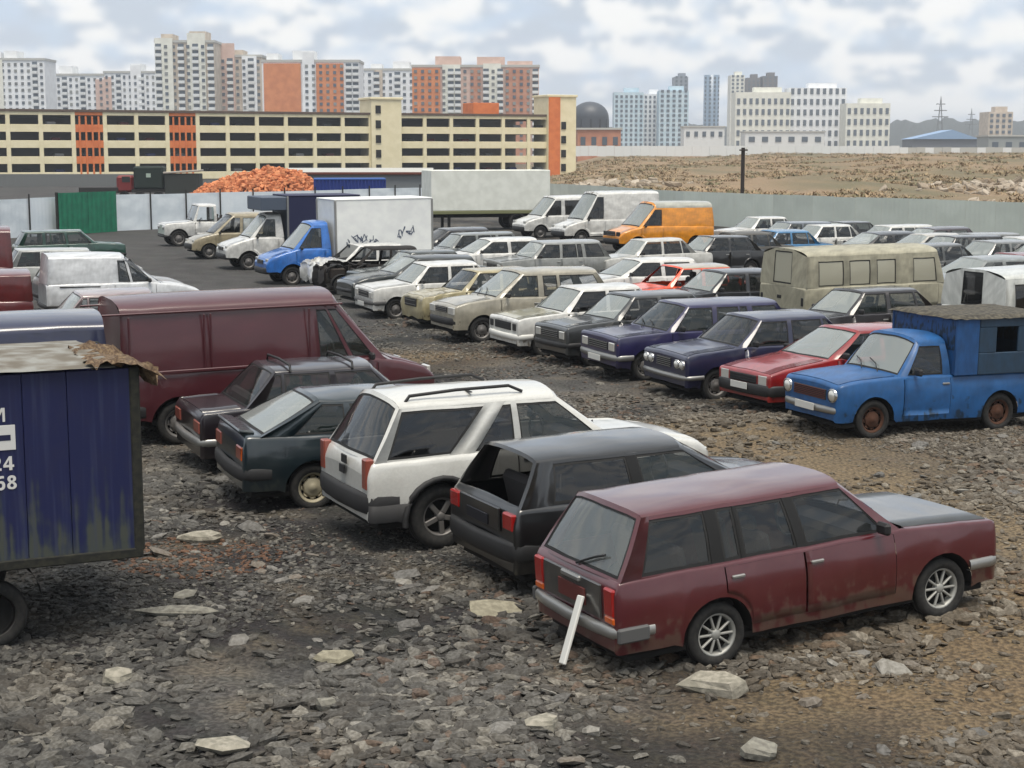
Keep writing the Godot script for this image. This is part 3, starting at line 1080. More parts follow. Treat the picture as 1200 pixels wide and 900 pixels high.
func common_materials() -> void:
	mats.tyre = mottled("tyre", Color(0.10, 0.10, 0.10), Color(0.17, 0.165, 0.155), 0.5, 0.9, 0.03, 2, 0.0, false)
	flat("dark", Color(0.05, 0.048, 0.045), 0.9)
	flat("underside", Color(0.075, 0.07, 0.065), 0.95)
	flat("rubber", Color(0.06, 0.06, 0.06), 0.7)
	flat("black_plastic", Color(0.11, 0.11, 0.115), 0.6)
	flat("grey_plastic", Color(0.30, 0.30, 0.30), 0.65)
	flat("seat", Color(0.20, 0.19, 0.19), 0.95)
	flat("steel_rim", Color(0.42, 0.41, 0.40), 0.5, 0.35)
	flat("pale_rim", Color(0.62, 0.59, 0.50), 0.6, 0.1)
	flat("rusty_rim", Color(0.28, 0.17, 0.11), 0.9)
	flat("alloy_rim", Color(0.60, 0.60, 0.58), 0.5, 0.3)
	flat("chrome", Color(0.72, 0.72, 0.72), 0.22, 0.9)
	flat("dull_chrome", Color(0.58, 0.58, 0.57), 0.4, 0.7)
	flat("lens", Color(0.80, 0.80, 0.78), 0.12, 0.35, 0.8)
	flat("amber", Color(0.75, 0.33, 0.06), 0.25, 0.0, 0.6)
	flat("red_lens", Color(0.55, 0.05, 0.035), 0.22, 0.0, 0.8)
	flat("pale_red_lens", Color(0.52, 0.27, 0.22), 0.3, 0.0, 0.5)
	flat("plate", Color(0.78, 0.78, 0.76), 0.5)
	flat("dull_red", Color(0.34, 0.13, 0.11), 0.7)
	flat("white_plastic", Color(0.80, 0.80, 0.78), 0.55)
	flat("frame_steel", Color(0.13, 0.125, 0.12), 0.8)
	glass("glass", Color(0.07, 0.09, 0.088, 0.50))
	glass("dark_glass", Color(0.02, 0.022, 0.025, 0.86))
	glass("dusty_glass", Color(0.66, 0.69, 0.68, 0.50))
	glass("clear_glass", Color(0.13, 0.17, 0.165, 0.38))
	mats.dusty_glass.roughness = 0.10
	glass("hazy_glass", Color(0.50, 0.53, 0.53, 0.36))
	glass("papered_glass", Color(0.66, 0.65, 0.58, 0.82))
	mats.papered_glass.roughness = 0.3

# stands a vehicle so that its own point (lx, h, lz) falls on a pixel, and settles it on the ground under its wheels
func park(called: String, label: String, category: String, spec: Dictionary, px: float, py: float, h: float, lx: float, lz: float, yaw: float, group := "") -> Node3D:
	var p := at(px, py, h)
	var bs := Basis(Vector3.UP, yaw)
	p -= bs * Vector3(lx, 0, lz)
	p.y = 0.0
	var wb: float = spec.get("wb", 2.42)
	var tr := 0.7
	var hs := []
	for a in [0.0, wb]:
		for z in [tr, -tr]:
			var q := p + bs * Vector3(a, 0, z)
			hs.append(terrain(q.x, q.z))
	var o := thing(called, label, category, Vector3.ZERO, 0.0, group)
	var fwd := Vector3(wb, (hs[2] + hs[3] - hs[0] - hs[1]) * 0.5, 0).normalized()
	var side := Vector3(0, (hs[0] + hs[2] - hs[1] - hs[3]) * 0.5, tr * 2.0).normalized()
	var up := side.cross(fwd).normalized()
	side = fwd.cross(up)
	p.y = (hs[0] + hs[1]) * 0.5 - 0.02 + spec.get("drop", 0.0)
	var lean := Basis(Vector3(0, 0, 1), rng.randf_range(-0.010, 0.010)) * Basis(Vector3(1, 0, 0), rng.randf_range(-0.010, 0.010))
	o.transform = Transform3D(bs * Basis(fwd, up, side) * lean, p)
	build_car(spec, o)
	prints.append([o.transform, spec.get("xr", -1.0), spec.get("xf", 3.1), spec.get("W", 0.8)])
	return o

const LADA_ESTATE := {
	"rc": 0.03, "endr": 0.05, "endin": 0.045, "nose": 0.025, "tail": 0.025, "arch": 0.008, "rcrown": 0.02, "re": 0.04, "crown": 0.018,
	"xr": -0.98, "xf": 3.07, "top": [[-0.98, 0.83], [-0.93, 0.90], [1.95, 0.92], [2.9, 0.86], [3.07, 0.845]],
	"xrb": -0.92, "xrt": -0.60, "xft": 1.42, "xfb": 1.98,
	"wins": [[-0.72, -0.02, -0.52, 0.0], [0.10, 0.28, 0.11, 0.28], [0.31, 0.86, 0.31, 0.80], [0.95, 1.83, 0.90, 1.40]],
	"doors": [[0.08, 0.90], [0.90, 1.88]], "handles": [0.20, 1.02],
}
const LADA_SEDAN := {
	"rc": 0.03, "endr": 0.05, "endin": 0.045, "nose": 0.025, "tail": 0.025, "arch": 0.008, "rcrown": 0.02, "re": 0.04, "crown": 0.018,
	"xr": -1.06, "xf": 3.07, "top": [[-1.06, 0.84], [-1.0, 0.90], [-0.4, 0.925], [1.95, 0.93], [2.85, 0.86], [3.07, 0.82]],
	"xrb": -0.42, "xrt": 0.04, "xft": 1.42, "xfb": 1.98, "trunk": [-1.0, -0.48],
	"wins": [[-0.20, 0.10, 0.06, 0.12], [0.13, 0.84, 0.16, 0.80], [0.93, 1.83, 0.88, 1.40]],
	"doors": [[0.05, 0.89], [0.89, 1.88]], "handles": [0.20, 1.02],
}
const HATCH := {
	"wb": 2.475, "xr": -0.74, "xf": 3.28, "W": 0.845, "r": 0.29, "ra": 0.355, "top": [[-0.74, 0.80], [-0.68, 0.93], [2.05, 0.94], [2.9, 0.84], [3.28, 0.70]],
	"xrb": -0.66, "xrt": -0.40, "xft": 1.25, "xfb": 2.05, "roof": 1.42, "wr": 0.60, "rc": 0.06, "endr": 0.22, "endin": 0.14,
	"wins": [[-0.30, 0.62, -0.22, 0.60], [0.74, 1.86, 0.72, 1.24]], "doors": [[0.60, 1.98]], "hood": [2.12, 3.18], "handles": [0.75],
}

func build_near_row() -> void:
	var g := "cars in the near row"
	var A := HEAD
	# maroon estate
	var s := spec(LADA_ESTATE, {"paint": paint("maroon", Color(0.28, 0.03, 0.07), Color(0.38, 0.31, 0.26), 1.0, 0.14),
		"hood_paint": paint("grey_hood", Color(0.17, 0.18, 0.185), Color(0.28, 0.28, 0.27), 0.0, 0.3), "wheel": "alloy", "rim_mat": "alloy_rim",
		"bump": [0.47, 0.10], "bump_mat": "dull_chrome", "head": [[0.68, 0.58, 0.26, 0.16, "lens"]], "grille": [0.68, 0.86, 0.15], "glass_r": "hazy_glass", "dark_pillars": true, "tail_l": [[0.72, 0.675, 0.16, 0.24, "red_lens"], [0.57, 0.675, 0.16, 0.07, "amber"]], "wipers": true})
	var o := park("estate_car", "maroon estate car with grey hood, alloy wheels and a white strip hanging from its rear", "car", s, 838, 776, 0.0, 0.0, 0.70, 0.44, g)
	var tp := put("tailgate_panel", block_mesh(Vector3(0.03, 0.30, 1.06), 0.012), paint("grey_tailgate", Color(0.17, 0.17, 0.175), Color(0.28, 0.26, 0.24), 0.2, 0.3), o, Vector3(-0.985, 0.70, 0))
	put("plate_recess", block_mesh(Vector3(0.015, 0.15, 0.50), 0.005), mats.dull_red, tp, Vector3(-0.018, -0.02, 0.02))
	put("boot_handle", block_mesh(Vector3(0.04, 0.05, 0.34), 0.012), mats.dull_chrome, tp, Vector3(-0.02, 0.12, 0.02))
	var ws := ST()
	tube(ws, [Vector3(-0.96, 0.93, 0.05), Vector3(-0.90, 1.02, 0.28), Vector3(-0.87, 1.06, 0.42)], 0.012, 6)
	put("rear_wiper", done(ws), mats.black_plastic, o)
	put("hanging_strip", block_mesh(Vector3(0.03, 0.60, 0.10), 0.008, Vector3.ZERO, Basis(Vector3(1, 0, 0), -0.12) * Basis(Vector3(0, 0, 1), -0.42)), mats.white_plastic, o, Vector3(-1.15, 0.42, 0.28))
	for sg in [1.0, -1.0]: put("bumper_end", block_mesh(Vector3(0.30, 0.13, 0.05), 0.015), mats.grey_plastic, o, Vector3(-0.84, 0.46, sg * 0.80))
	# black hatchback
	s = spec(HATCH, {"paint": paint("black", Color(0.035, 0.037, 0.042), Color(0.16, 0.155, 0.15), 0.12, 0.16), "bump": [0.50, 0.20], "tail_l": [[0.79, 0.66, 0.22, 0.17, "red_lens"]], "plate_r": [],
		"wins": [[-0.30, 0.62, -0.22, 0.60, "dark_glass"], [0.74, 1.86, 0.72, 1.24, "clear_glass"]], "rear_glass": false, "dark_pillars": true, "head": [[0.64, 0.6, 0.3, 0.14, "lens", 0.06]], "mould": 0.60})
	o = stand("hatchback", "black three door hatchback with tinted rear glass beside the maroon estate car", "car", s, 6.85, 14.45, A + 0.03, g)
	put("tailgate_panel", block_mesh(Vector3(0.03, 0.24, 0.95), 0.012), paint("black", Color.BLACK), o, Vector3(-0.75, 0.78, 0))
	put("plate_recess", block_mesh(Vector3(0.012, 0.11, 0.5), 0.004), flat("dark_blue_plate", Color(0.05, 0.055, 0.10), 0.5), o, Vector3(-0.772, 0.74, -0.02))
	# white off-roader
	flat("grey_cladding", Color(0.14, 0.14, 0.145), 0.7)
	s = {"wb": 2.72, "xr": -0.86, "xf": 3.55, "W": 0.87, "sill": 0.34, "r": 0.365, "tw": 0.24, "ra": 0.435, "rc": 0.07, "top": [[-0.86, 0.92], [-0.80, 1.03], [2.2, 1.08], [2.9, 1.05], [3.35, 0.97], [3.55, 0.84]],
		"xrb": -0.78, "xrt": -0.42, "xft": 1.48, "xfb": 2.22, "roof": 1.70, "wr": 0.62, "rcrown": 0.05, "re": 0.07, "endr": 0.30, "endin": 0.18, "alow": 0.03, "aup": 0.05,
		"wins": [[-0.64, 0.10, -0.38, 0.62, "dark_glass"], [0.40, 0.92, 0.86, 0.93, "dark_glass"], [1.0, 2.08, 1.0, 1.46, "clear_glass"]], "doors": [[0.92, 2.14]], "hood": [2.30, 3.46], "handles": [1.05],
		"paint": paint("white_suv", Color(0.78, 0.78, 0.76), Color(0.48, 0.47, 0.44), 0.18, 0.07), "clad": [0.56], "bump": [0.58, 0.22], "bump_mat": "grey_cladding", "wheel": "big", "rim_mat": "steel_rim",
		"tail_l": [[0.90, 0.76, 0.14, 0.34, "pale_red_lens"]], "glass_r": "glass", "head": [[0.80, 0.62, 0.3, 0.16, "lens", 0.1]], "wipers": true}
	o = stand("off_roader", "white two door off-roader with black roof rails and dark cladding", "car", s, 6.25, 16.75, A + 0.02, g)
	for sg in [1.0, -1.0]:
		var rl := ST()
		tube(rl, [Vector3(-0.32, 1.62, sg * 0.53), Vector3(-0.26, 1.70, sg * 0.53), Vector3(0.3, 1.735, sg * 0.53), Vector3(0.95, 1.745, sg * 0.53), Vector3(1.12, 1.67, sg * 0.53)], 0.02, 6)
		put("roof_rail", done(rl), mats.black_plastic, o)
	put("roof_trim", slab_mesh(Vector3(0.03, 0.012, 1.0)), mats.black_plastic, o, Vector3(0.50, 1.694, 0))
	put("brake_light", block_mesh(Vector3(0.05, 0.04, 0.3), 0.01), mats.black_plastic, o, Vector3(-0.38, 1.62, -0.1))
	for d in [Vector3(-0.885, 0.98, 0.1), Vector3(-0.89, 0.86, 0.04)]: put("tailgate_catch", block_mesh(Vector3(0.02, 0.10, 0.16), 0.01), mats.black_plastic, o, d)
	# dark teal fastback
	s = {"wb": 2.58, "xr": -0.88, "xf": 3.40, "W": 0.83, "r": 0.29, "ra": 0.36, "rc": 0.06, "top": [[-0.88, 0.86], [-0.83, 0.96], [-0.3, 0.95], [2.05, 0.92], [2.9, 0.84], [3.40, 0.70]],
		"xrb": -0.66, "xrt": 0.12, "xft": 1.25, "xfb": 2.10, "roof": 1.40, "wr": 0.58, "endr": 0.2, "endin": 0.12,
		"wins": [[-0.26, 0.42, 0.18, 0.42], [0.50, 1.02, 0.50, 0.96], [1.10, 1.92, 1.05, 1.25]], "doors": [[0.30, 1.06], [1.06, 2.0]], "hood": [2.2, 3.3], "handles": [0.45, 1.2],
		"paint": paint("teal", Color(0.03, 0.10, 0.125), Color(0.20, 0.22, 0.21), 0.25, 0.12), "bump": [0.50, 0.17], "bump_mat": "grey_cladding", "rim_mat": "pale_rim", "tail_l": [[0.74, 0.60, 0.30, 0.17, "pale_red_lens"], [0.74, 0.78, 0.07, 0.17, "amber"]], "glass_r": "dusty_glass", "glass": "clear_glass"}
	o = stand("fastback_car", "dark teal fastback car with pale steel wheels behind the white off-roader", "car", s, 5.55, 19.15, A - 0.03, g)
	put("spoiler", block_mesh(Vector3(0.20, 0.05, 1.24), 0.02, Vector3.ZERO, Basis(Vector3(0, 0, 1), -0.15)), paint("teal", Color.BLACK), o, Vector3(-0.80, 0.99, 0))
	# dark purple saloon with a roof rack
	s = spec(LADA_SEDAN, {"paint": paint("plum", Color(0.075, 0.035, 0.06), Color(0.22, 0.19, 0.19), 0.2, 0.12), "bump": [0.50, 0.11], "bump_mat": "dull_chrome", "tail_l": [[0.70, 0.58, 0.32, 0.17, "pale_red_lens"]], "glass": "clear_glass"})
	o = stand("saloon_car", "dark plum saloon car with two roof bars in front of the maroon van", "car", s, 5.75, 21.55, A, g)
	for x in [0.25, 1.15]:
		var rb := ST()
		tube(rb, [Vector3(x, 1.38, -0.60), Vector3(x, 1.47, -0.56), Vector3(x, 1.49, 0), Vector3(x, 1.47, 0.56), Vector3(x, 1.38, 0.60)], 0.018, 6)
		put("roof_bar", done(rb), mats.black_plastic, o)
	# maroon panel van
	s = {"wb": 3.0, "xr": -0.85, "xf": 4.18, "W": 0.97, "sill": 0.38, "r": 0.33, "tw": 0.2, "ra": 0.42, "rc": 0.06, "top": [[-0.85, 1.12], [3.1, 1.14], [3.6, 1.04], [3.98, 0.92], [4.18, 0.80]],
		"xrb": -0.84, "xrt": -0.80, "xft": 2.50, "xfb": 3.32, "roof": 2.20, "wr": 0.83, "re": 0.13, "rcrown": 0.06, "alow": 0.02, "aup": 0.015, "endr": 0.25, "endin": 0.12, "headrail": 0.10,
		"wins": [[2.24, 2.72, 2.20, 2.32, "clear_glass"], [2.79, 3.14, 2.35, 2.46, "clear_glass"]], "doors": [[2.14, 3.18]], "hood": [3.48, 4.10], "handles": [2.28], "rear_seat": false, "seat_x": 2.2, "seat_y": 0.35, "rear_solid": true,
		"paint": paint("van_maroon", Color(0.26, 0.045, 0.085), Color(0.34, 0.15, 0.17), 0.1, 0.16, 0.45, 0.8), "bump": [0.55, 0.22], "mirror": true, "head": [[0.82, 0.66, 0.26, 0.2, "lens", 0.08]]}
	o = stand("panel_van", "long maroon high roof panel van with faded roof", "van", s, 4.95, 24.25, A + 0.02, "")
	for sg in [1.0, -1.0]:
		for x in [-0.7, 0.42, 0.52, 2.06]: put("panel_seam", block_mesh(Vector3(0.03, 0.84, 0.02), 0.008), paint("van_maroon", Color.BLACK), o, Vector3(x, 1.54, sg * 0.945))
		put("rain_gutter", block_mesh(Vector3(3.7, 0.03, 0.04), 0.01), paint("van_maroon", Color.BLACK), o, Vector3(0.78, 2.00, sg * 0.865))
		put("rub_rail", block_mesh(Vector3(3.2, 0.05, 0.03), 0.01), paint("van_maroon", Color.BLACK), o, Vector3(0.62, 1.12, sg * 0.972))
	build_blue_box()

func build_blue_box() -> void:
	# the box lorry at the edge of the picture: its long side faces the yard
	var p := at(168, 643, 0.78)
	var o := thing("box_lorry", "blue box lorry with algae stained sides, white lettering and a torn pale roof sheet", "lorry", p, HEAD)
	# local frame: x towards its free end (0), z = 0 at the near side
	var side := paint_panel("lorry_blue", Color(0.018, 0.06, 0.25), Color(0.27, 0.285, 0.225))
	var hgt := 1.66
	ux0 = -4.2; ulen = 4.2; uwid = 0.0
	var xs := [-4.2, -3.55, -2.9, -2.25, -1.62, -1.0, -0.62, -0.07]
	for k in xs.size() - 1:
		var w: float = xs[k + 1] - xs[k]
		for z in [-0.025, -2.075]:
			put("side_panel", block_mesh(Vector3(w - 0.004, hgt, 0.04), 0.004, Vector3(xs[k] + w * 0.5, hgt * 0.5, z)), side, o)
	var fr := mottled("mossy_frame", Color(0.07, 0.075, 0.07), Color(0.17, 0.17, 0.13), 0.6, 0.9, 0.03, 9)
	for z in [-0.03, -2.07]: put("corner_post", block_mesh(Vector3(0.09, hgt + 0.02, 0.09), 0.012), fr, o, Vector3(-0.03, hgt * 0.5, z))
	put("end_wall", block_mesh(Vector3(0.04, hgt, 1.96), 0.005), side, o, Vector3(-0.03, hgt * 0.5, -1.05))
	for z in [0.0, -2.1]: put("bottom_rail", block_mesh(Vector3(4.2, 0.09, 0.07), 0.01), fr, o, Vector3(-2.1, -0.03, z - 0.02 if z == 0.0 else z + 0.02))
	put("load_floor", slab_mesh(Vector3(4.2, 0.06, 2.0)), mats.frame_steel, o, Vector3(-2.1, 0.02, -1.05))
	# roof sheets and their torn, curled edge
	var st := ST()
	var rows := []
	for i in 41:
		var x := -4.2 + 4.0 * i / 40.0
		var row := PackedVector3Array()
		for j in 25:
			var z := 0.06 - 2.2 * j / 24.0
			row.append(Vector3(x, hgt + 0.03 + noise.get_noise_2d(x * 40, z * 40) * 0.012 + 0.03 * sin(-z / 2.1 * PI), z))
		rows.append(row)
	grid(st, rows)
	put("roof_sheet", done(st), mottled("roof_sheet", Color(0.36, 0.33, 0.28), Color(0.51, 0.51, 0.49), 2.3, 0.7, 0.02, 12), o)
	# rusted corner of the roof, torn open and curled over the end
	st = ST(false)
	rows = []
	for i in 13:
		var row := PackedVector3Array()
		for j in 15:
			var x := -0.42 + 0.62 * i / 12.0
			var z := 0.08 - 1.5 * j / 14.0
			var curl := smoothstep(-0.05, 0.2, x)
			var y := hgt + 0.055 + noise.get_noise_2d(x * 160, z * 160) * 0.10 - curl * (0.10 + 0.28 * maxf(0.0, noise.get_noise_2d(z * 140, 9.0) + 0.25))
			row.append(Vector3(x + noise.get_noise_2d(z * 200, x * 60) * 0.12, y, z))
		rows.append(row)
	grid(st, rows)
	put("rusty_flap", done(st), mottled("rust_sheet", Color(0.22, 0.15, 0.10), Color(0.50, 0.43, 0.33), 0.5, 0.9, 0.04, 33, 3.0), o)
	# chassis, wheels, mudguards
	for z in [-0.65, -1.45]: put("chassis_rail", slab_mesh(Vector3(5.6, 0.14, 0.07)), mats.frame_steel, o, Vector3(-2.9, -0.15, z))
	for z in [-0.24, -1.86]:
		add_wheel(o, Vector3(-1.32, -p.y + 0.30 + terrain(p.x - 1.5, p.z + 0.6), z), 0.31, 0.2, "steel", mats.steel_rim)
		add_wheel(o, Vector3(-5.2, -p.y + 0.34, z), 0.35, 0.22, "steel", mats.steel_rim)
		var mg := ST()
		var rws := []
		for k in 9:
			var an := PI * (0.02 + 0.75 * k / 8.0)
			var q := Vector3(-1.32 + cos(an) * 0.44, -p.y + 0.36 + sin(an) * 0.44, z)
			rws.append(PackedVector3Array([q + Vector3(0, 0, 0.14), q - Vector3(0, 0, 0.14)]))
		grid(mg, rws)
		put("mudguard", done(mg), mats.black_plastic, o)
	put("axle", slab_mesh(Vector3(0.12, 0.12, 1.6)), mats.frame_steel, o, Vector3(-1.32, -p.y + 0.36, -1.05))
	put("cab", block_mesh(Vector3(1.2, 1.5, 1.9), 0.15), side, o, Vector3(-5.2, 0.45, -1.05))
	# painted lettering, cut by the picture's edge
	var wh := flat("letter_white", Color(0.78, 0.78, 0.77), 0.7)
	sheet_text(o, "И", 0.17, wh, Vector3(-1.20, 1.31, 0.0))
	sheet_text(o, "24", 0.17, wh, Vector3(-1.19, 0.88, 0.0))
	sheet_text(o, "-68", 0.17, wh, Vector3(-1.19, 0.71, 0.0))
	var pic := put("painted_lorry_sign", block_mesh(Vector3(0.60, 0.22, 0.006), 0.002), wh, o, Vector3(-1.37, 1.11, 0.0))
	put("sign_window", slab_mesh(Vector3(0.12, 0.05, 0.006)), flat("lorry_sign_blue", Color(0.05, 0.07, 0.22), 0.7), pic, Vector3(0.2, 0.0, 0.002))
	prints.append([o.transform, -6.0, 0.2, 2.2])

# a painted metal side whose lower edge is overgrown with green-grey algae in drips, as the photograph shows it
func paint_panel(called: String, col: Color, algae: Color) -> StandardMaterial3D:
	var n := FastNoiseLite.new()
	n.seed = 40; n.frequency = 0.05; n.fractal_octaves = 4
	var img := Image.create(512, 256, false, Image.FORMAT_RGB8)
	for y in 256:
		var ym := float(y) / 256.0 * 3.0
		for x in 512:
			var a := n.get_noise_2d(x * 1.6, y * 0.12)
			var b := n.get_noise_2d(x * 0.7 + 90, y * 0.7)
			var c := col.lerp(Color(0.07, 0.085, 0.24), clampf(0.2 + b * 0.9, 0, 0.6))
			var k := (0.50 + a * 0.62 + b * 0.3) - ym
			if k > 0.0: c = c.lerp(algae, clampf(k * 2.0, 0.0, 0.85))
			c = c.lerp(Color(0.20, 0.22, 0.32), clampf(n.get_noise_2d(x * 2.6, y * 0.10 + 500.0) * 1.3 - 0.1, 0.0, 0.5))
			img.set_pixel(x, y, c)
	var m := StandardMaterial3D.new()
	m.albedo_texture = ImageTexture.create_from_image(img)
	m.roughness = 0.55
	mats[called] = m
	return m

const CABVAN := {   # white delivery vans at the back fence
	"wb": 2.9, "xr": -0.95, "xf": 3.75, "W": 0.95, "sill": 0.40, "r": 0.33, "tw": 0.2, "ra": 0.42, "rc": 0.06, "top": [[-0.95, 1.15], [2.6, 1.16], [3.2, 1.02], [3.6, 0.90], [3.75, 0.75]],
	"xrb": -0.94, "xrt": -0.88, "xft": 1.95, "xfb": 2.85, "roof": 2.15, "wr": 0.80, "re": 0.10, "rcrown": 0.05, "alow": 0.02, "aup": 0.02, "endr": 0.3, "endin": 0.16, "headrail": 0.09, "step": 0.2,
	"wins": [[1.72, 2.68, 1.68, 1.96]], "doors": [[1.62, 2.74]], "hood": [3.0, 3.66], "rear_seat": false, "seat_x": 1.75, "seat_y": 0.3, "rear_solid": true, "bump": [0.52, 0.22], "head": [[0.82, 0.64, 0.28, 0.2, "lens", 0.07]],
}
const CABTRUCK := {
	"wb": 2.9, "xr": 1.52, "xf": 3.74, "W": 0.92, "sill": 0.46, "r": 0.33, "tw": 0.2, "ra": 0.42, "rc": 0.06, "top": [[1.52, 1.22], [2.7, 1.22], [3.25, 1.06], [3.6, 0.95], [3.74, 0.80]],
	"xrb": 1.54, "xrt": 1.60, "xft": 2.08, "xfb": 2.86, "roof": 2.10, "wr": 0.70, "re": 0.10, "rcrown": 0.05, "alow": 0.02, "aup": 0.03, "endr": 0.3, "endin": 0.16, "headrail": 0.09,
	"wins": [[1.86, 2.68, 1.84, 2.12, "clear_glass"]], "doors": [[1.74, 2.76]], "hood": [3.0, 3.66], "rear_seat": false, "seat_x": 2.0, "seat_y": 0.3, "bump": [0.52, 0.2], "bump_r": false, "head": [[0.82, 0.62, 0.22, 0.2, "lens", 0.06]], "grille": [0.80, 0.7, 0.14, 3],
}
const BREADVAN := {   # boxy forward-control minibus
	"wb": 2.3, "xr": -1.0, "xf": 3.36, "W": 0.96, "sill": 0.52, "r": 0.36, "ra": 0.43, "rc": 0.05, "top": [[-1.0, 1.20], [3.2, 1.20], [3.36, 1.16]],
	"xrb": -0.97, "xrt": -0.93, "xft": 3.02, "xfb": 3.24, "roof": 2.08, "wr": 0.86, "re": 0.09, "rcrown": 0.07, "alow": 0.03, "aup": 0.01, "endr": 0.07, "endin": 0.05, "headrail": 0.16, "hood": [], "pillar": 0.30,
	"wins": [[-0.62, 0.12, -0.62, 0.12], [0.30, 0.92, 0.30, 0.92], [1.12, 1.70, 1.12, 1.70], [2.25, 3.0, 2.25, 2.9]], "doors": [[2.1, 3.06]], "seats": false, "bump": [0.6, 0.12], "mirror": false,
}

func car_paint(called: String, col: Color, dust := Color(0.42, 0.40, 0.37), mud := 0.2, blotch := 0.12, rough := 0.4) -> StandardMaterial3D:
	return shared_paint(called, col, dust, mud, blotch, rough, 0.9)

func add_cargo(o: Node3D, x0: float, x1: float, y0: float, y1: float, w: float, m: Material, frontm: Material) -> void:
	ux0 = x0; ulen = x1 - x0; uwid = w
	var L := x1 - x0
	put("cargo_side", block_mesh(Vector3(L, y1 - y0, 0.05), 0.01), m, o, Vector3((x0 + x1) * 0.5, (y0 + y1) * 0.5, w - 0.025))
	put("cargo_side", block_mesh(Vector3(L, y1 - y0, 0.05), 0.01), m, o, Vector3((x0 + x1) * 0.5, (y0 + y1) * 0.5, -w + 0.025))
	put("cargo_front", block_mesh(Vector3(0.05, y1 - y0 - 0.004, w * 2.0 - 0.104), 0.01), frontm, o, Vector3(x1 - 0.03, (y0 + y1) * 0.5, 0))
	put("cargo_doors", block_mesh(Vector3(0.05, y1 - y0 - 0.004, w * 2.0 - 0.104), 0.01), m, o, Vector3(x0 + 0.03, (y0 + y1) * 0.5, 0))
	put("cargo_roof", block_mesh(Vector3(L + 0.03, 0.05, w * 2.0 + 0.03), 0.015), m, o, Vector3((x0 + x1) * 0.5, y1 + 0.024, 0))
	for sg in [1.0, -1.0]:
		for x in [x0, x1]: put("cargo_post", block_mesh(Vector3(0.07, y1 - y0, 0.07), 0.01), mats.dull_chrome, o, Vector3(x, (y0 + y1) * 0.5, sg * (w - 0.01)))
		put("chassis_rail", slab_mesh(Vector3(L + 1.2, 0.14, 0.08)), mats.frame_steel, o, Vector3((x0 + x1) * 0.5 + 0.5, y0 - 0.12, sg * 0.42))
	put("cargo_floor", slab_mesh(Vector3(L - 0.1, 0.08, w * 1.9)), mats.frame_steel, o, Vector3((x0 + x1) * 0.5, y0 + 0.01, 0))

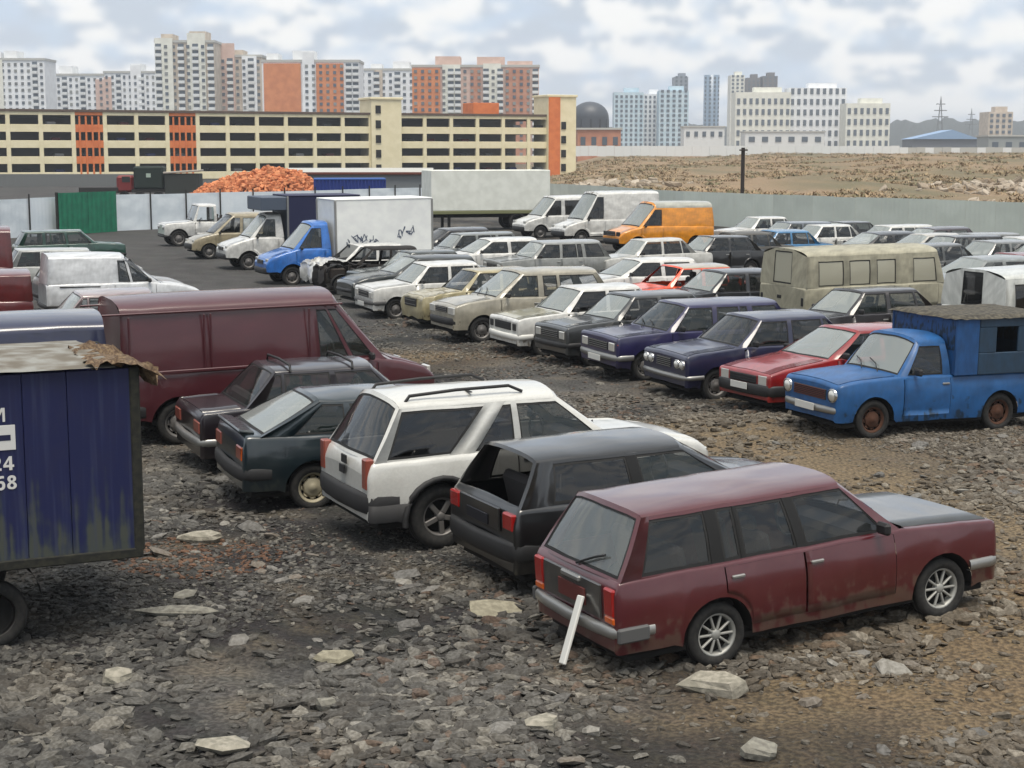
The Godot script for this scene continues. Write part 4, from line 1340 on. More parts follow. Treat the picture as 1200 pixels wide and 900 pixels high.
func build_right_rows() -> void:
	var B := PI + HEAD
	var gA := "scrapped cars in the front row across the aisle"
	var gB := "scrapped cars in the middle row"
	var gC := "scrapped vehicles along the back fence"
	var lad := {"bump": [0.47, 0.11], "bump_mat": "dull_chrome", "grille": [0.67, 0.80, 0.15, 4], "head": [[0.67, 0.56, 0.22, 0.16, "lens"], [0.67, 0.73, 0.10, 0.15, "amber", 0.03]]}
	# blue pick-up van with a home-made cargo body
	var bl := shared_paint("sky_blue", Color(0.07, 0.30, 0.52), Color(0.30, 0.38, 0.42), 0.25, 0.12, 0.5, 0.2)
	var s := {"wb": 2.4, "xr": -1.02, "xf": 3.06, "W": 0.79, "r": 0.305, "ra": 0.365, "top": [[-1.02, 0.93], [1.9, 0.95], [2.6, 0.91], [3.06, 0.85]], "xrb": 0.98, "xrt": 1.03, "xft": 1.55, "xfb": 1.95, "roof": 1.56, "wr": 0.62, "rcrown": 0.06, "re": 0.08,
		"wins": [[1.12, 1.80, 1.14, 1.52]], "doors": [[1.0, 1.88]], "hood": [1.99, 3.0], "handles": [1.1], "paint": bl, "rim_mat": "rusty_rim", "bump": [0.46, 0.10], "bump_mat": "dull_chrome", "rear_seat": false, "glass_f": "dusty_glass",
		"head": [[0.69, 0.60, 0.19, 0.19, "round"]], "grille": [0.68, 0.86, 0.16, 6], "grille_mat": "dull_red", "plate_f": [0.47, 0.10], "wipers": true}
	var o := stand("pickup_van", "bright blue pick-up van with round headlights, rusty wheels and patched cargo body", "van", s, 17.08, 20.1, B - 0.01, gA)
	var cb := shared_paint("cargo_blue", Color(0.06, 0.27, 0.50), Color(0.20, 0.22, 0.17), 0.2, 0.2, 0.6, 0.0)
	var cg := shared_paint("cargo_green", Color(0.06, 0.22, 0.38), Color(0.17, 0.18, 0.13), 0.2, 0.5, 0.6, 0.2)
	ux0 = -1.0; ulen = 2.2; uwid = 0.8
	for sg in [1.0, -1.0]:
		put("cargo_panel", block_mesh(Vector3(0.44, 0.88, 0.05), 0.01, Vector3(0.75, 1.37, sg * 0.79)), cb, o)
		put("cargo_panel", block_mesh(Vector3(0.56, 0.88, 0.05), 0.01, Vector3(-0.72, 1.37, sg * 0.79)), cg, o)
		put("cargo_panel", block_mesh(Vector3(0.96, 0.34, 0.05), 0.01, Vector3(0.045, 1.10, sg * 0.79)), cg, o)
		put("cargo_panel", block_mesh(Vector3(0.96, 0.14, 0.05), 0.01, Vector3(0.045, 1.74, sg * 0.79)), cg, o)
		put("cargo_panel", block_mesh(Vector3(0.34, 0.40, 0.045), 0.01, Vector3(0.355, 1.47, sg * 0.79)), cg, o)
		put("cargo_panel", block_mesh(Vector3(0.20, 0.40, 0.045), 0.01, Vector3(-0.335, 1.47, sg * 0.79)), cg, o)
	put("cargo_front", block_mesh(Vector3(0.05, 0.86, 1.52), 0.01), cb, o, Vector3(0.94, 1.37, 0))
	put("cargo_doors", block_mesh(Vector3(0.05, 0.86, 1.52), 0.01), cg, o, Vector3(-0.97, 1.37, 0))
	var rf := ST()
	var rows := []
	for i in 21:
		var row := PackedVector3Array()
		for j in 15:
			var x := -1.06 + 2.1 * i / 20.0
			var z := -0.85 + 1.70 * j / 14.0
			var edge := 1.0 if i in [0, 20] or j in [0, 14] else 0.0
			row.append(Vector3(x, 1.86 + noise.get_noise_2d(x * 120, z * 120) * 0.010 - edge * (0.05 + 0.02 * noise.get_noise_2d(x * 300, z * 300)), z))
		rows.append(row)
	grid(rf, rows)
	put("cargo_roof", done(rf), mottled("felt_roof", Color(0.19, 0.18, 0.16), Color(0.36, 0.34, 0.29), 0.9, 0.95, 0.03, 17, 3.0), o)
	# red saloon
	s = spec(LADA_SEDAN, {"wb": 2.46, "xf": 3.22, "xr": -0.92, "W": 0.82, "top": [[-0.92, 0.88], [-0.85, 0.95], [-0.3, 0.96], [1.95, 0.93], [2.9, 0.80], [3.22, 0.72]], "xrb": -0.30, "xrt": 0.15, "xft": 1.28, "xfb": 2.05, "trunk": [-0.86, -0.36], "hood": [2.12, 3.16], "roof": 1.40,
		"wins": [[-0.10, 0.14, 0.20, 0.24], [0.20, 0.88, 0.28, 0.84], [0.96, 1.88, 0.92, 1.26]],
		"paint": car_paint("red", Color(0.52, 0.05, 0.045)), "bump": [0.46, 0.18], "glass_f": "dusty_glass",
		"head": [[0.62, 0.58, 0.26, 0.17, "lens", 0.02]], "grille": [0.62, 0.80, 0.13, 3], "grille_mat": "black_plastic", "plate_f": [0.50, 0.09]})
	stand("saloon_car", "red saloon car with faded pinkish hood next to the blue pick-up van", "car", s, 17.45, 22.35, B, gA)
	# navy saloon
	s = spec(spec(LADA_SEDAN, lad), {"paint": car_paint("navy", Color(0.05, 0.065, 0.20)), "grille": [0.67, 0.50, 0.17, 5], "head": [[0.67, 0.64, 0.15, 0.15, "round"], [0.67, 0.46, 0.15, 0.15, "round"]], "glass": "glass", "bump_mat": "dull_chrome", "bump": [0.45, 0.08]})
	stand("saloon_car", "navy saloon car with pale weathered hood beside the red saloon", "car", s, 17.0, 24.5, B, gA)
	s = spec(spec(LADA_ESTATE, lad), {"paint": car_paint("indigo", Color(0.085, 0.07, 0.25)), "glass": "clear_glass", "wipers": true, "plate_f": [0.42, 0.09]})
	stand("estate_car", "indigo estate car with pale pinkish roof and square headlights", "car", s, 16.95, 27.0, B, gA)
	# dark grey saloon without its left front wing
	s = spec(spec(LADA_SEDAN, lad), {"paint": car_paint("charcoal", Color(0.17, 0.18, 0.185)), "head": [[0.67, 0.56, 0.22, 0.16, "lens"]], "bump_mat": "black_plastic", "glass_f": "dusty_glass"})
	stand("saloon_car", "dark grey saloon car between the indigo estate and the white saloon", "car", s, 16.95, 29.15, B, gA)
	s = spec(spec(LADA_SEDAN, lad), {"paint": car_paint("white_a", Color(0.79, 0.79, 0.775)), "hood_paint": shared_paint("cream_hood", Color(0.62, 0.61, 0.52), Color(0.50, 0.47, 0.38), 0.0, 0.3), "glass": "dark_glass", "glass_f": "dusty_glass", "head": [[0.67, 0.60, 0.16, 0.15, "black_plastic"]], "grille": [0.67, 0.84, 0.17, 2], "grille_mat": "black_plastic", "bump_mat": "white_plastic", "bump": [0.46, 0.12]})
	stand("saloon_car", "white saloon car with cream hood, black grille and dark side windows", "car", s, 16.8, 31.2, B, gA)
	# beige tall estate
	s = {"wb": 2.55, "xr": -0.90, "xf": 3.25, "W": 0.83, "sill": 0.28, "r": 0.30, "ra": 0.36, "top": [[-0.90, 0.95], [-0.85, 1.0], [2.1, 1.02], [2.9, 0.93], [3.25, 0.84]], "xrb": -0.82, "xrt": -0.45, "xft": 1.45, "xfb": 2.22, "roof": 1.64, "wr": 0.63, "re": 0.07,
		"wins": [[-0.60, 0.55, -0.34, 0.55], [0.62, 0.98, 0.62, 0.98], [1.12, 2.06, 1.10, 1.44]], "doors": [[0.15, 1.05], [1.05, 2.1]], "hood": [2.32, 3.16], "handles": [0.3, 1.2],
		"paint": car_paint("beige", Color(0.58, 0.56, 0.50)), "glass": "clear_glass", "glass_f": "dusty_glass", "bump": [0.50, 0.16], "head": [[0.74, 0.58, 0.34, 0.17, "lens", 0.01]], "grille": [0.75, 0.70, 0.12, 3], "wipers": true, "wheels": [1, 1, 1, 1]}
	stand("estate_car", "tall beige estate car with long side windows", "car", s, 16.6, 33.9, B, gA)
	s = spec(spec(LADA_SEDAN, lad), {"paint": car_paint("ivory", Color(0.62, 0.58, 0.44)), "head": [], "grille": [0.67, 0.8, 0.2, 2], "bump": [], "crumple": 0.07, "glass": "clear_glass"})
	o = stand("saloon_car", "ivory saloon car with a stove-in front beside the beige estate", "car", s, 16.9, 37.2, B, gA)
	s = spec(spec(LADA_SEDAN, lad), {"paint": car_paint("white_b", Color(0.79, 0.79, 0.775)), "roof_paint": car_paint("white_b", Color.WHITE), "grille": [0.67, 0.8, 0.16, 2], "bump_mat": "grey_plastic", "glass": "glass", "glass_f": "dusty_glass", "plate_f": [0.42, 0.09]})
	stand("saloon_car", "white saloon car with grey bumper and yellowed lamps beside the ivory wreck", "car", s, 16.6, 40.0, B, gA)
	s = spec(HATCH, {"paint": car_paint("slate_green", Color(0.07, 0.10, 0.10)), "glass": "glass", "glass_f": "dusty_glass", "head": [[0.64, 0.6, 0.3, 0.14, "lens", 0.06]]})
	stand("hatchback", "dark slate green hatchback between the white saloon and the burnt wreck", "car", s, 17.1, 42.6, B, gA)
	s = spec(LADA_SEDAN, {"paint": car_paint("grey_green", Color(0.20, 0.23, 0.23)), "glass": "glass", "glass_f": "dusty_glass"})
	stand("saloon_car", "grey green saloon car in front of the white box body", "car", s, 18.0, 45.0, B, gA)
	# burnt-out front half with a tangle of parts
	s = spec(LADA_SEDAN, {"paint": shared_paint("burnt", Color(0.055, 0.045, 0.04), Color(0.14, 0.10, 0.08), 0.3, 0.4, 0.9, 0.0, 0.15), "wins": [[-0.20, 0.10, 0.06, 0.12, "none"], [0.13, 0.84, 0.16, 0.80, "none"], [0.93, 1.83, 0.88, 1.40, "none"]], "front_glass": false, "rear_glass": false, "crumple": 0.25, "bump": [], "no_hood": true, "skip_side": -1, "skip_side_x": 1.7, "seats": false, "mirror": false, "detail": 0, "wheels": [1, 1, 0, 1], "rim_mat": "rusty_rim"})
	o = stand("wrecked_car", "burnt black car wreck with its engine laid bare", "car wreck", s, 17.5, 46.9, B - 0.1, gA)
	engine(o, 2.45)
	engine(o, 1.5)
	s = spec(LADA_SEDAN, {"paint": shared_paint("crushed_white", Color(0.79, 0.79, 0.775), Color(0.5, 0.48, 0.45), 0.2, 0.15), "crumple": 0.22, "bump": [], "detail": 0, "front_glass": false, "hood": [2.03, 3.0]})
	stand("wrecked_car", "white car with a crushed nose beside the blue cab lorry", "car wreck", s, 17.7, 49.0, B, gA)
	# two cab lorries
	s = spec(CABTRUCK, {"paint": car_paint("cab_blue", Color(0.10, 0.38, 0.70), Color(0.35, 0.42, 0.48)), "glass_f": "dusty_glass"})
	o = stand("box_lorry", "light blue cab lorry with a long white box body with scribbled graffiti", "lorry", s, 17.5, 51.3, B, gA)
	var wb := mottled("box_white", Color(0.82, 0.83, 0.83), Color(0.87, 0.88, 0.87), 3.0, 0.6, 0.02, 19)
	add_cargo(o, -2.0, 1.42, 0.88, 2.78, 1.02, wb, wb)
	graffiti(o, -1.028)
	s = spec(CABTRUCK, {"paint": car_paint("cab_white", Color(0.79, 0.79, 0.775)), "glass": "glass", "glass_f": "dusty_glass"})
	o = stand("box_lorry", "white cab lorry with a dark blue box body", "lorry", s, 17.9, 58.4, B, gA)
	add_cargo(o, -1.4, 1.42, 0.88, 2.72, 1.02, flat("box_navy", Color(0.07, 0.09, 0.24), 0.6), flat("box_slate", Color(0.27, 0.31, 0.37), 0.6))
	put("box_overhang", block_mesh(Vector3(1.0, 0.50, 1.98), 0.03), flat("box_slate", Color.BLACK), o, Vector3(1.94, 2.46, 0))
	s = spec(CABVAN, {"wb": 2.6, "xf": 3.3, "xr": -0.85, "roof": 1.88, "top": [[-0.85, 1.05], [2.2, 1.05], [2.9, 0.90], [3.15, 0.80], [3.3, 0.66]], "xrb": -0.84, "xrt": -0.70, "xft": 1.5, "xfb": 2.45, "W": 0.86, "wr": 0.68, "sill": 0.34, "r": 0.3, "ra": 0.37, "wins": [[-0.55, 0.35, -0.48, 0.35, "dusty_glass"], [0.45, 1.2, 0.45, 1.15, "dusty_glass"], [1.32, 2.28, 1.26, 1.5]], "doors": [[1.22, 2.34]], "hood": [2.55, 3.2], "paint": car_paint("sand", Color(0.56, 0.52, 0.42)), "head": [[0.70, 0.6, 0.28, 0.18, "lens", 0.08]], "seat_x": 1.4, "seat_y": 0.1})
	stand("people_carrier", "sand coloured people carrier beside the white cab lorry", "car", s, 17.7, 65.0, B, gA)
	s = {"wb": 2.4, "xr": -0.85, "xf": 3.05, "W": 0.86, "sill": 0.5, "r": 0.38, "ra": 0.46, "top": [[-0.85, 1.12], [1.75, 1.14], [2.9, 1.06], [3.05, 1.0]], "xrb": 0.6, "xrt": 0.62, "xft": 1.42, "xfb": 1.72, "roof": 1.95, "wr": 0.70, "wins": [[0.72, 1.58, 0.74, 1.40, "none"]], "hood": [1.85, 2.98], "doors": [[0.65, 1.65]], "paint": car_paint("field_white", Color(0.79, 0.79, 0.775)), "rear_seat": false, "head": [[0.88, 0.5, 0.18, 0.18, "round"]], "wheel": "steel"}
	stand("off_road_pickup", "white off-road pickup by the pale fence panels", "car", s, 18.2, 74.0, B, gA)
	# ---- middle row
	s = spec(BREADVAN, {"paint": shared_paint("putty", Color(0.63, 0.62, 0.55), Color(0.38, 0.34, 0.25), 0.35, 0.25, 0.6, 0.1, 0.06), "glass": "papered_glass", "pillar": 0.56, "tail_l": [[0.86, 0.80, 0.09, 0.2, "black_plastic"]]})
	o = stand("minibus", "boxy beige forward control minibus with papered-over windows", "minibus", s, 22.3, 31.9, HEAD + 0.05, gB)
	put("badge", block_mesh(Vector3(0.02, 0.08, 0.16), 0.006), mats.black_plastic, o, Vector3(-1.0, 0.92, -0.1))
	s = spec(BREADVAN, {"paint": shared_paint("chalk", Color(0.74, 0.75, 0.73), Color(0.55, 0.54, 0.50), 0.15, 0.12), "glass": "dark_glass", "roof": 1.98, "pillar": 0.62, "wins": [[-0.70, 0.30, -0.70, 0.30], [0.55, 1.55, 0.55, 1.55], [2.25, 3.0, 2.25, 2.9]]})
	stand("minibus", "white forward control minibus with dark windows behind the blue pick-up van", "minibus", s, 22.6, 25.5, HEAD + 0.05, gB)
	s = spec(spec(LADA_SEDAN, lad), {"paint": car_paint("aubergine", Color(0.07, 0.05, 0.065)), "glass_f": "dusty_glass", "glass": "clear_glass"})
	park("saloon_car", "aubergine saloon car in front of the beige minibus", "car", s, 950, 362, 0.93, 1.98, 0.62, B, gB)
	s = spec(spec(LADA_SEDAN, lad), {"paint": car_paint("midnight", Color(0.035, 0.045, 0.075)), "glass_f": "dusty_glass", "glass": "glass"})
	stand("saloon_car", "midnight blue saloon car tight against the beige minibus", "car", s, 22.2, 34.1, B, gB)
	s = spec(spec(LADA_SEDAN, lad), {"paint": car_paint("orange", Color(0.88, 0.27, 0.06), Color(0.7, 0.45, 0.32)), "roof_paint": shared_paint("cream_roof", Color(0.62, 0.58, 0.50), Color(0.5, 0.45, 0.4), 0.0, 0.2), "glass_f": "clear_glass", "wins": [[-0.20, 0.10, 0.06, 0.12], [0.13, 0.84, 0.16, 0.80, "none"], [0.93, 1.83, 0.88, 1.40, "none"]], "front_glass": false})
	stand("saloon_car", "orange saloon car with a cream roof and no windscreen", "car", s, 22.2, 36.2, B, gB)
	s = spec(HATCH, {"paint": car_paint("white_c", Color(0.79, 0.79, 0.775)), "glass_f": "dusty_glass", "glass": "dark_glass", "head": [[0.64, 0.6, 0.3, 0.14, "lens", 0.06]]})
	stand("hatchback", "white hatchback with rounded roof beside the orange saloon", "car", s, 22.6, 39.4, B, gB)
	s = spec(spec(LADA_ESTATE, lad), {"paint": car_paint("pale_silver", Color(0.50, 0.51, 0.50)), "glass_f": "dusty_glass"})
	stand("estate_car", "pale silver estate car half hidden by the tall beige estate", "car", s, 23.6, 47.6, B, gB)
	s = spec(HATCH, {"paint": car_paint("white_d", Color(0.79, 0.79, 0.775)), "glass_f": "dusty_glass"})
	stand("hatchback", "white hatchback behind the white saloon with grey bumper", "car", s, 22.6, 50.0, B, gB)
	s = spec(LADA_ESTATE, {"paint": car_paint("silver_b", Color(0.42, 0.44, 0.44)), "glass_f": "dusty_glass"})
	stand("estate_car", "silver grey estate car beside the white box body", "car", s, 23.4, 54.2, B, gB)
	s = spec(HATCH, {"paint": car_paint("ink", Color(0.05, 0.055, 0.075)), "glass_f": "glass"})
	stand("hatchback", "dark ink blue hatchback at the end of the white box body", "car", s, 24.2, 58.0, B, gB)
	# ---- along the back fence
	var wv := shared_paint("van_white", Color(0.79, 0.79, 0.775), Color(0.55, 0.53, 0.48), 0.15, 0.1)
	s = spec(CABVAN, {"paint": wv, "wins": [[-0.6, 0.3, -0.58, 0.3, "dark_glass"], [0.5, 1.5, 0.5, 1.5, "dark_glass"], [1.72, 2.68, 1.68, 1.96, "dark_glass"]], "glass_f": "dusty_glass"})
	park("minivan", "white minibus with side windows at the grey fence", "van", s, 600, 266, 0.5, 3.75, 0.8, B, gC)
	s = spec(CABVAN, {"paint": wv, "roof": 2.50, "xr": -1.4, "xrb": -1.39, "xrt": -1.33, "top": [[-1.4, 1.15], [2.6, 1.16], [3.2, 1.02], [3.6, 0.90], [3.75, 0.75]], "glass": "dark_glass", "glass_f": "dusty_glass"})
	park("delivery_van", "white high roof delivery van beside the orange van", "van", s, 645, 272, 0.5, 3.75, 0.8, B, gC)
	s = spec(CABVAN, {"paint": shared_paint("amber_van", Color(0.85, 0.54, 0.07), Color(0.5, 0.36, 0.2), 0.15, 0.12), "roof_paint": car_paint("van_cap", Color(0.62, 0.62, 0.58)), "roof": 2.22, "re": 0.22, "glass": "dark_glass", "glass_f": "dusty_glass", "head": [[0.82, 0.6, 0.3, 0.2, "black_plastic", 0.03]], "grille": [0.84, 0.8, 0.2, 2]})
	park("delivery_van", "orange van with a raised white roof and black grille", "van", s, 706, 281, 0.5, 3.75, 0.8, B, gC)
	s = spec(LADA_SEDAN, {"paint": shared_paint("wreck_grey", Color(0.33, 0.33, 0.32), Color(0.2, 0.17, 0.14), 0.3, 0.3, 0.6, 0.1, 0.1), "crumple": 0.25, "bump": [], "front_glass": false, "detail": 0})
	o = park("wrecked_car", "grey car wreck with a buckled hood beside the orange van", "car wreck", s, 800, 290, 0.84, 3.0, 0.68, B, gC)
	s = spec(spec(LADA_SEDAN, lad), {"paint": car_paint("baby_blue", Color(0.18, 0.42, 0.60)), "glass": "glass", "glass_f": "glass"})
	park("saloon_car", "light blue saloon car with pale roof in front of the grey fence", "car", s, 848, 287, 0.84, 3.0, 0.68, B, gC)
	var rest := [["white_e", Color(0.79, 0.79, 0.775), 838, 269, "white saloon car behind the light blue saloon", 0], ["white_f", Color(0.79, 0.79, 0.775), 905, 280, "white saloon car with bluish windows next to the light blue saloon", 0], ["black_b", Color(0.05, 0.05, 0.055), 962, 288, "black hatchback near the beige minibus roof", 1], ["white_g", Color(0.68, 0.67, 0.64), 1018, 291, "off-white hatchback behind the beige minibus", 1],
		["black_c", Color(0.06, 0.06, 0.06), 1050, 296, "black estate car behind the beige minibus", 2], ["grey_c", Color(0.42, 0.43, 0.43), 1092, 303, "silver saloon car with dark roof edge near the white minibus", 0], ["pinkish", Color(0.40, 0.13, 0.14), 1112, 318, "dusty pink saloon car behind the white minibus", 0], ["dark_c", Color(0.07, 0.075, 0.08), 1150, 305, "charcoal hatchback behind the dusty pink saloon", 1], ["white_h", Color(0.66, 0.66, 0.65), 1168, 300, "pale saloon car nearest the end of the grey fence", 0],
		["steel_b", Color(0.30, 0.33, 0.37), 870, 276, "steel blue estate car behind the light blue saloon", 2], ["black_d", Color(0.05, 0.05, 0.05), 932, 275, "black saloon car close to the grey fence", 0], ["white_i", Color(0.76, 0.76, 0.74), 984, 281, "white estate car close to the grey fence", 2], ["plum_b", Color(0.12, 0.06, 0.08), 1030, 284, "dark plum hatchback close to the grey fence", 1], ["silver_d", Color(0.46, 0.47, 0.47), 1076, 291, "silver estate car close to the grey fence", 2], ["white_j", Color(0.76, 0.76, 0.75), 1124, 296, "white hatchback close to the grey fence", 1],
		["silver_e", Color(0.44, 0.46, 0.46), 1064, 322, "silver hatchback between the two minibuses", 1], ["grey_d", Color(0.25, 0.26, 0.26), 1012, 306, "grey saloon car behind the beige minibus roof", 0], ["black_e", Color(0.06, 0.06, 0.065), 770, 296, "black saloon car in front of the orange van", 0], ["white_k", Color(0.72, 0.72, 0.70), 690, 300, "white saloon car in front of the white delivery van", 0]]
	for r in rest:
		s = spec([LADA_SEDAN, HATCH, LADA_ESTATE][r[5]], {"paint": car_paint(r[0], r[1]), "glass_f": "dusty_glass", "detail": 0})
		park(["saloon_car", "hatchback", "estate_car"][r[5]], r[4], "car", s, r[2], r[3], 0.84, 3.0, 0.68, B, gC)

func engine(o: Node3D, x: float) -> void:
	var m := mottled("engine_metal", Color(0.05, 0.045, 0.04), Color(0.22, 0.17, 0.13), 0.4, 0.8, 0.05, 23, 2.0, false)
	put("engine_block", block_mesh(Vector3(0.5, 0.34, 0.34), 0.04), m, o, Vector3(x, 0.62, 0.0))
	put("radiator", block_mesh(Vector3(0.07, 0.36, 0.6), 0.01), m, o, Vector3(x + 0.42, 0.58, 0.02))
	var st := ST()
	tube(st, [Vector3(x - 0.2, 0.82, 0.1), Vector3(x, 0.90, -0.1), Vector3(x + 0.3, 0.80, -0.15), Vector3(x + 0.42, 0.62, -0.2)], 0.035, 7)
	put("hose", done(st), mats.rubber, o)
	st = ST()
	lathe(st, [[0.0, 0.0], [0.17, 0.0], [0.19, 0.04], [0.17, 0.1], [0.0, 0.1]], 16)
	var f := put("air_filter", done(st), mats.black_plastic, o, Vector3(x, 0.80, 0.12))
	f.rotation.x = -PI / 2

# sprayed tag on the side of the white box: short strokes of dark paint
func graffiti(o: Node3D, z: float) -> void:
	var r := RandomNumberGenerator.new()
	r.seed = 9
	var m := flat("spray", Color(0.30, 0.34, 0.42), 0.7)
	var x := 0.95
	for k in 13:
		var st := ST()
		var c := Vector3(x, 1.38 + 0.16 * sin(k * 0.7) + (0.22 if k > 8 else 0.0), z)
		var pts := []
		for i in 7: pts.append(c + Vector3(r.randf_range(-0.12, 0.12), r.randf_range(-0.17, 0.17), 0))
		for i in pts.size() - 1:
			var d: Vector3 = (pts[i + 1] - pts[i])
			var nn := Vector3(-d.y, d.x, 0).normalized() * 0.013
			quad(st, pts[i] - nn, pts[i] + nn, pts[i + 1] + nn, pts[i + 1] - nn)
		put("graffiti_letter", done(st), m, o)
		x -= 0.18 + (0.12 if k == 8 else 0.0)

func build_left_group() -> void:
	var A := HEAD
	var g := "vehicles in the row behind the maroon van"
	var s := spec(CABVAN, {"paint": shared_paint("deep_blue", Color(0.07, 0.09, 0.22), Color(0.20, 0.22, 0.30), 0.1, 0.15), "roof": 2.14, "re": 0.14, "xr": -0.9, "xrb": -0.89, "xrt": -0.82})
	stand("panel_van", "dark blue panel van standing behind the blue box lorry", "van", s, 2.9, 23.0, A + PI, g)
	s = spec(LADA_SEDAN, {"paint": shared_paint("rose_silver", Color(0.50, 0.44, 0.44), Color(0.55, 0.50, 0.48), 0.1, 0.2), "glass": "clear_glass", "glass_r": "dusty_glass"})
	stand("saloon_car", "pinkish silver saloon car behind the maroon van", "car", s, 5.2, 34.2, A, g)
	s = {"wb": 2.6, "xr": -0.62, "xf": 3.38, "W": 0.83, "sill": 0.30, "r": 0.29, "ra": 0.36, "rc": 0.06, "top": [[-0.62, 1.05], [2.0, 1.08], [2.8, 0.98], [3.2, 0.86], [3.38, 0.72]], "xrb": -0.60, "xrt": -0.54, "xft": 1.25, "xfb": 2.20, "roof": 1.80, "wr": 0.66, "re": 0.1, "endr": 0.3, "endin": 0.16, "hood": [2.3, 3.28], "doors": [[1.05, 2.1]], "wins": [[1.16, 1.46, 1.14, 1.32], [1.52, 2.04, 1.38, 1.46]], "rear_solid": true, "rear_seat": false, "paint": shared_paint("courier_white", Color(0.74, 0.75, 0.76), Color(0.6, 0.6, 0.58), 0.1, 0.06), "mould": 0.62, "seat_x": 1.2}
	var o := stand("delivery_van", "small white windowless delivery van behind the pinkish silver saloon", "van", s, 6.0, 41.2, A, g)
	for sg in [1.0, -1.0]: put("door_rail", block_mesh(Vector3(1.0, 0.03, 0.02), 0.008), mats.black_plastic, o, Vector3(0.2, 0.98, sg * 0.80))
	s = spec(HATCH, {"paint": shared_paint("silver_c", Color(0.56, 0.57, 0.58), Color(0.5, 0.5, 0.49), 0.1, 0.1), "glass": "clear_glass"})
	stand("hatchback", "silver hatchback behind the small white delivery van", "car", s, 6.4, 44.6, A, g)
	s = spec(LADA_ESTATE, {"paint": shared_paint("smoke", Color(0.62, 0.63, 0.62), Color(0.5, 0.5, 0.49), 0.1, 0.1), "glass": "glass"})
	stand("estate_car", "pale grey estate car between the silver hatchback and the green estate", "car", s, 6.5, 50.5, A, g)
	s = spec(LADA_ESTATE, {"paint": shared_paint("bottle_green", Color(0.05, 0.22, 0.17), Color(0.25, 0.33, 0.30), 0.1, 0.15), "glass": "clear_glass"})
	stand("estate_car", "green estate car in front of the green gate panel", "car", s, 8.2, 62.5, A, g)
	s = spec(CABVAN, {"paint": shared_paint("back_white", Color(0.72, 0.72, 0.71), Color(0.55, 0.54, 0.5), 0.1, 0.1), "wins": [[1.72, 2.68, 1.68, 1.96, "dark_glass"]], "roof": 2.05})
	stand("delivery_van", "white van behind the green estate car", "van", s, 3.6, 69.5, A, g)
	var rd := shared_paint("fire_red", Color(0.32, 0.045, 0.045), Color(0.38, 0.2, 0.18), 0.1, 0.15)
	s = spec(CABVAN, {"paint": rd, "roof": 1.62, "xr": -0.9, "xrb": -0.89, "xrt": -0.86, "top": [[-0.9, 0.95], [2.6, 0.98], [3.2, 0.9], [3.6, 0.82], [3.75, 0.7]], "wr": 0.88, "re": 0.05})
	stand("panel_van", "low red van tail beside the small white delivery van", "van", s, 3.85, 38.7, A + PI, g)
	s = spec(CABVAN, {"paint": rd, "roof": 2.25, "xr": -0.9, "xrb": -0.89, "xrt": -0.86})
	stand("panel_van", "tall red van tail behind the low red van", "van", s, 4.45, 47.6, A + PI, g)

# ================================================================ fences, garage, town
func px_x(px: float, d: float) -> float: return (px - 600.0) / FPX * d
# height of a pixel row at a given depth (the camera pitch cancels to first order this far out)
func px_h(px: float, py: float, d: float) -> float: return at_depth(px, py, d).y

func corrugated(w: float, h: float, waves: int, amp: float) -> ArrayMesh:
	var key := "corr%.3f%.3f%d" % [w, h, waves]
	if meshes.has(key): return meshes[key]
	var st := ST(false)
	var rows := []
	for y in [0.0, h]:
		var row := PackedVector3Array()
		for i in waves * 4 + 1:
			var k := i % 4
			row.append(Vector3(w * i / (waves * 4.0), y, amp if k in [1, 2] else -amp))
		rows.append(row)
	grid(st, rows)
	meshes[key] = done(st)
	return meshes[key]

func fence_run(o: Node3D, pts: Array, h: float, pw: float, waves: int, mat: Array, postm: Material, post_h: float, skip := Vector2(9e9, 9e9)) -> void:
	var along := 0.0
	for i in pts.size() - 1:
		var a: Vector3 = pts[i]
		var b: Vector3 = pts[i + 1]
		var L := a.distance_to(b)
		var n := int(round(L / pw))
		var w := L / n
		var ang := atan2(-(b.z - a.z), b.x - a.x)
		for k in n:
			var p := a.lerp(b, float(k) / n)
			var dist := along + w * k
			if dist < skip.x or dist > skip.y:
				var m := put("fence_panel", corrugated(snappedf(w - 0.004, 0.001), h, waves, 0.002), mat[rng.randi() % mat.size()], o, Vector3(p.x, terrain(p.x, p.z) - 0.06 + rng.randf_range(-0.02, 0.02), p.z))
				m.rotation.y = ang
			var q := put("post", slab_mesh(Vector3(0.06, post_h, 0.06)), postm, o, Vector3(p.x, terrain(p.x, p.z) + post_h * 0.5 - 0.1, p.z))
			q.rotation.y = ang
			var nn := Vector3(sin(ang), 0, cos(ang))
			if nn.dot(p) < 0.0: nn = -nn
			q.position += nn * (0.075 if post_h < h else -0.075)
		along += L

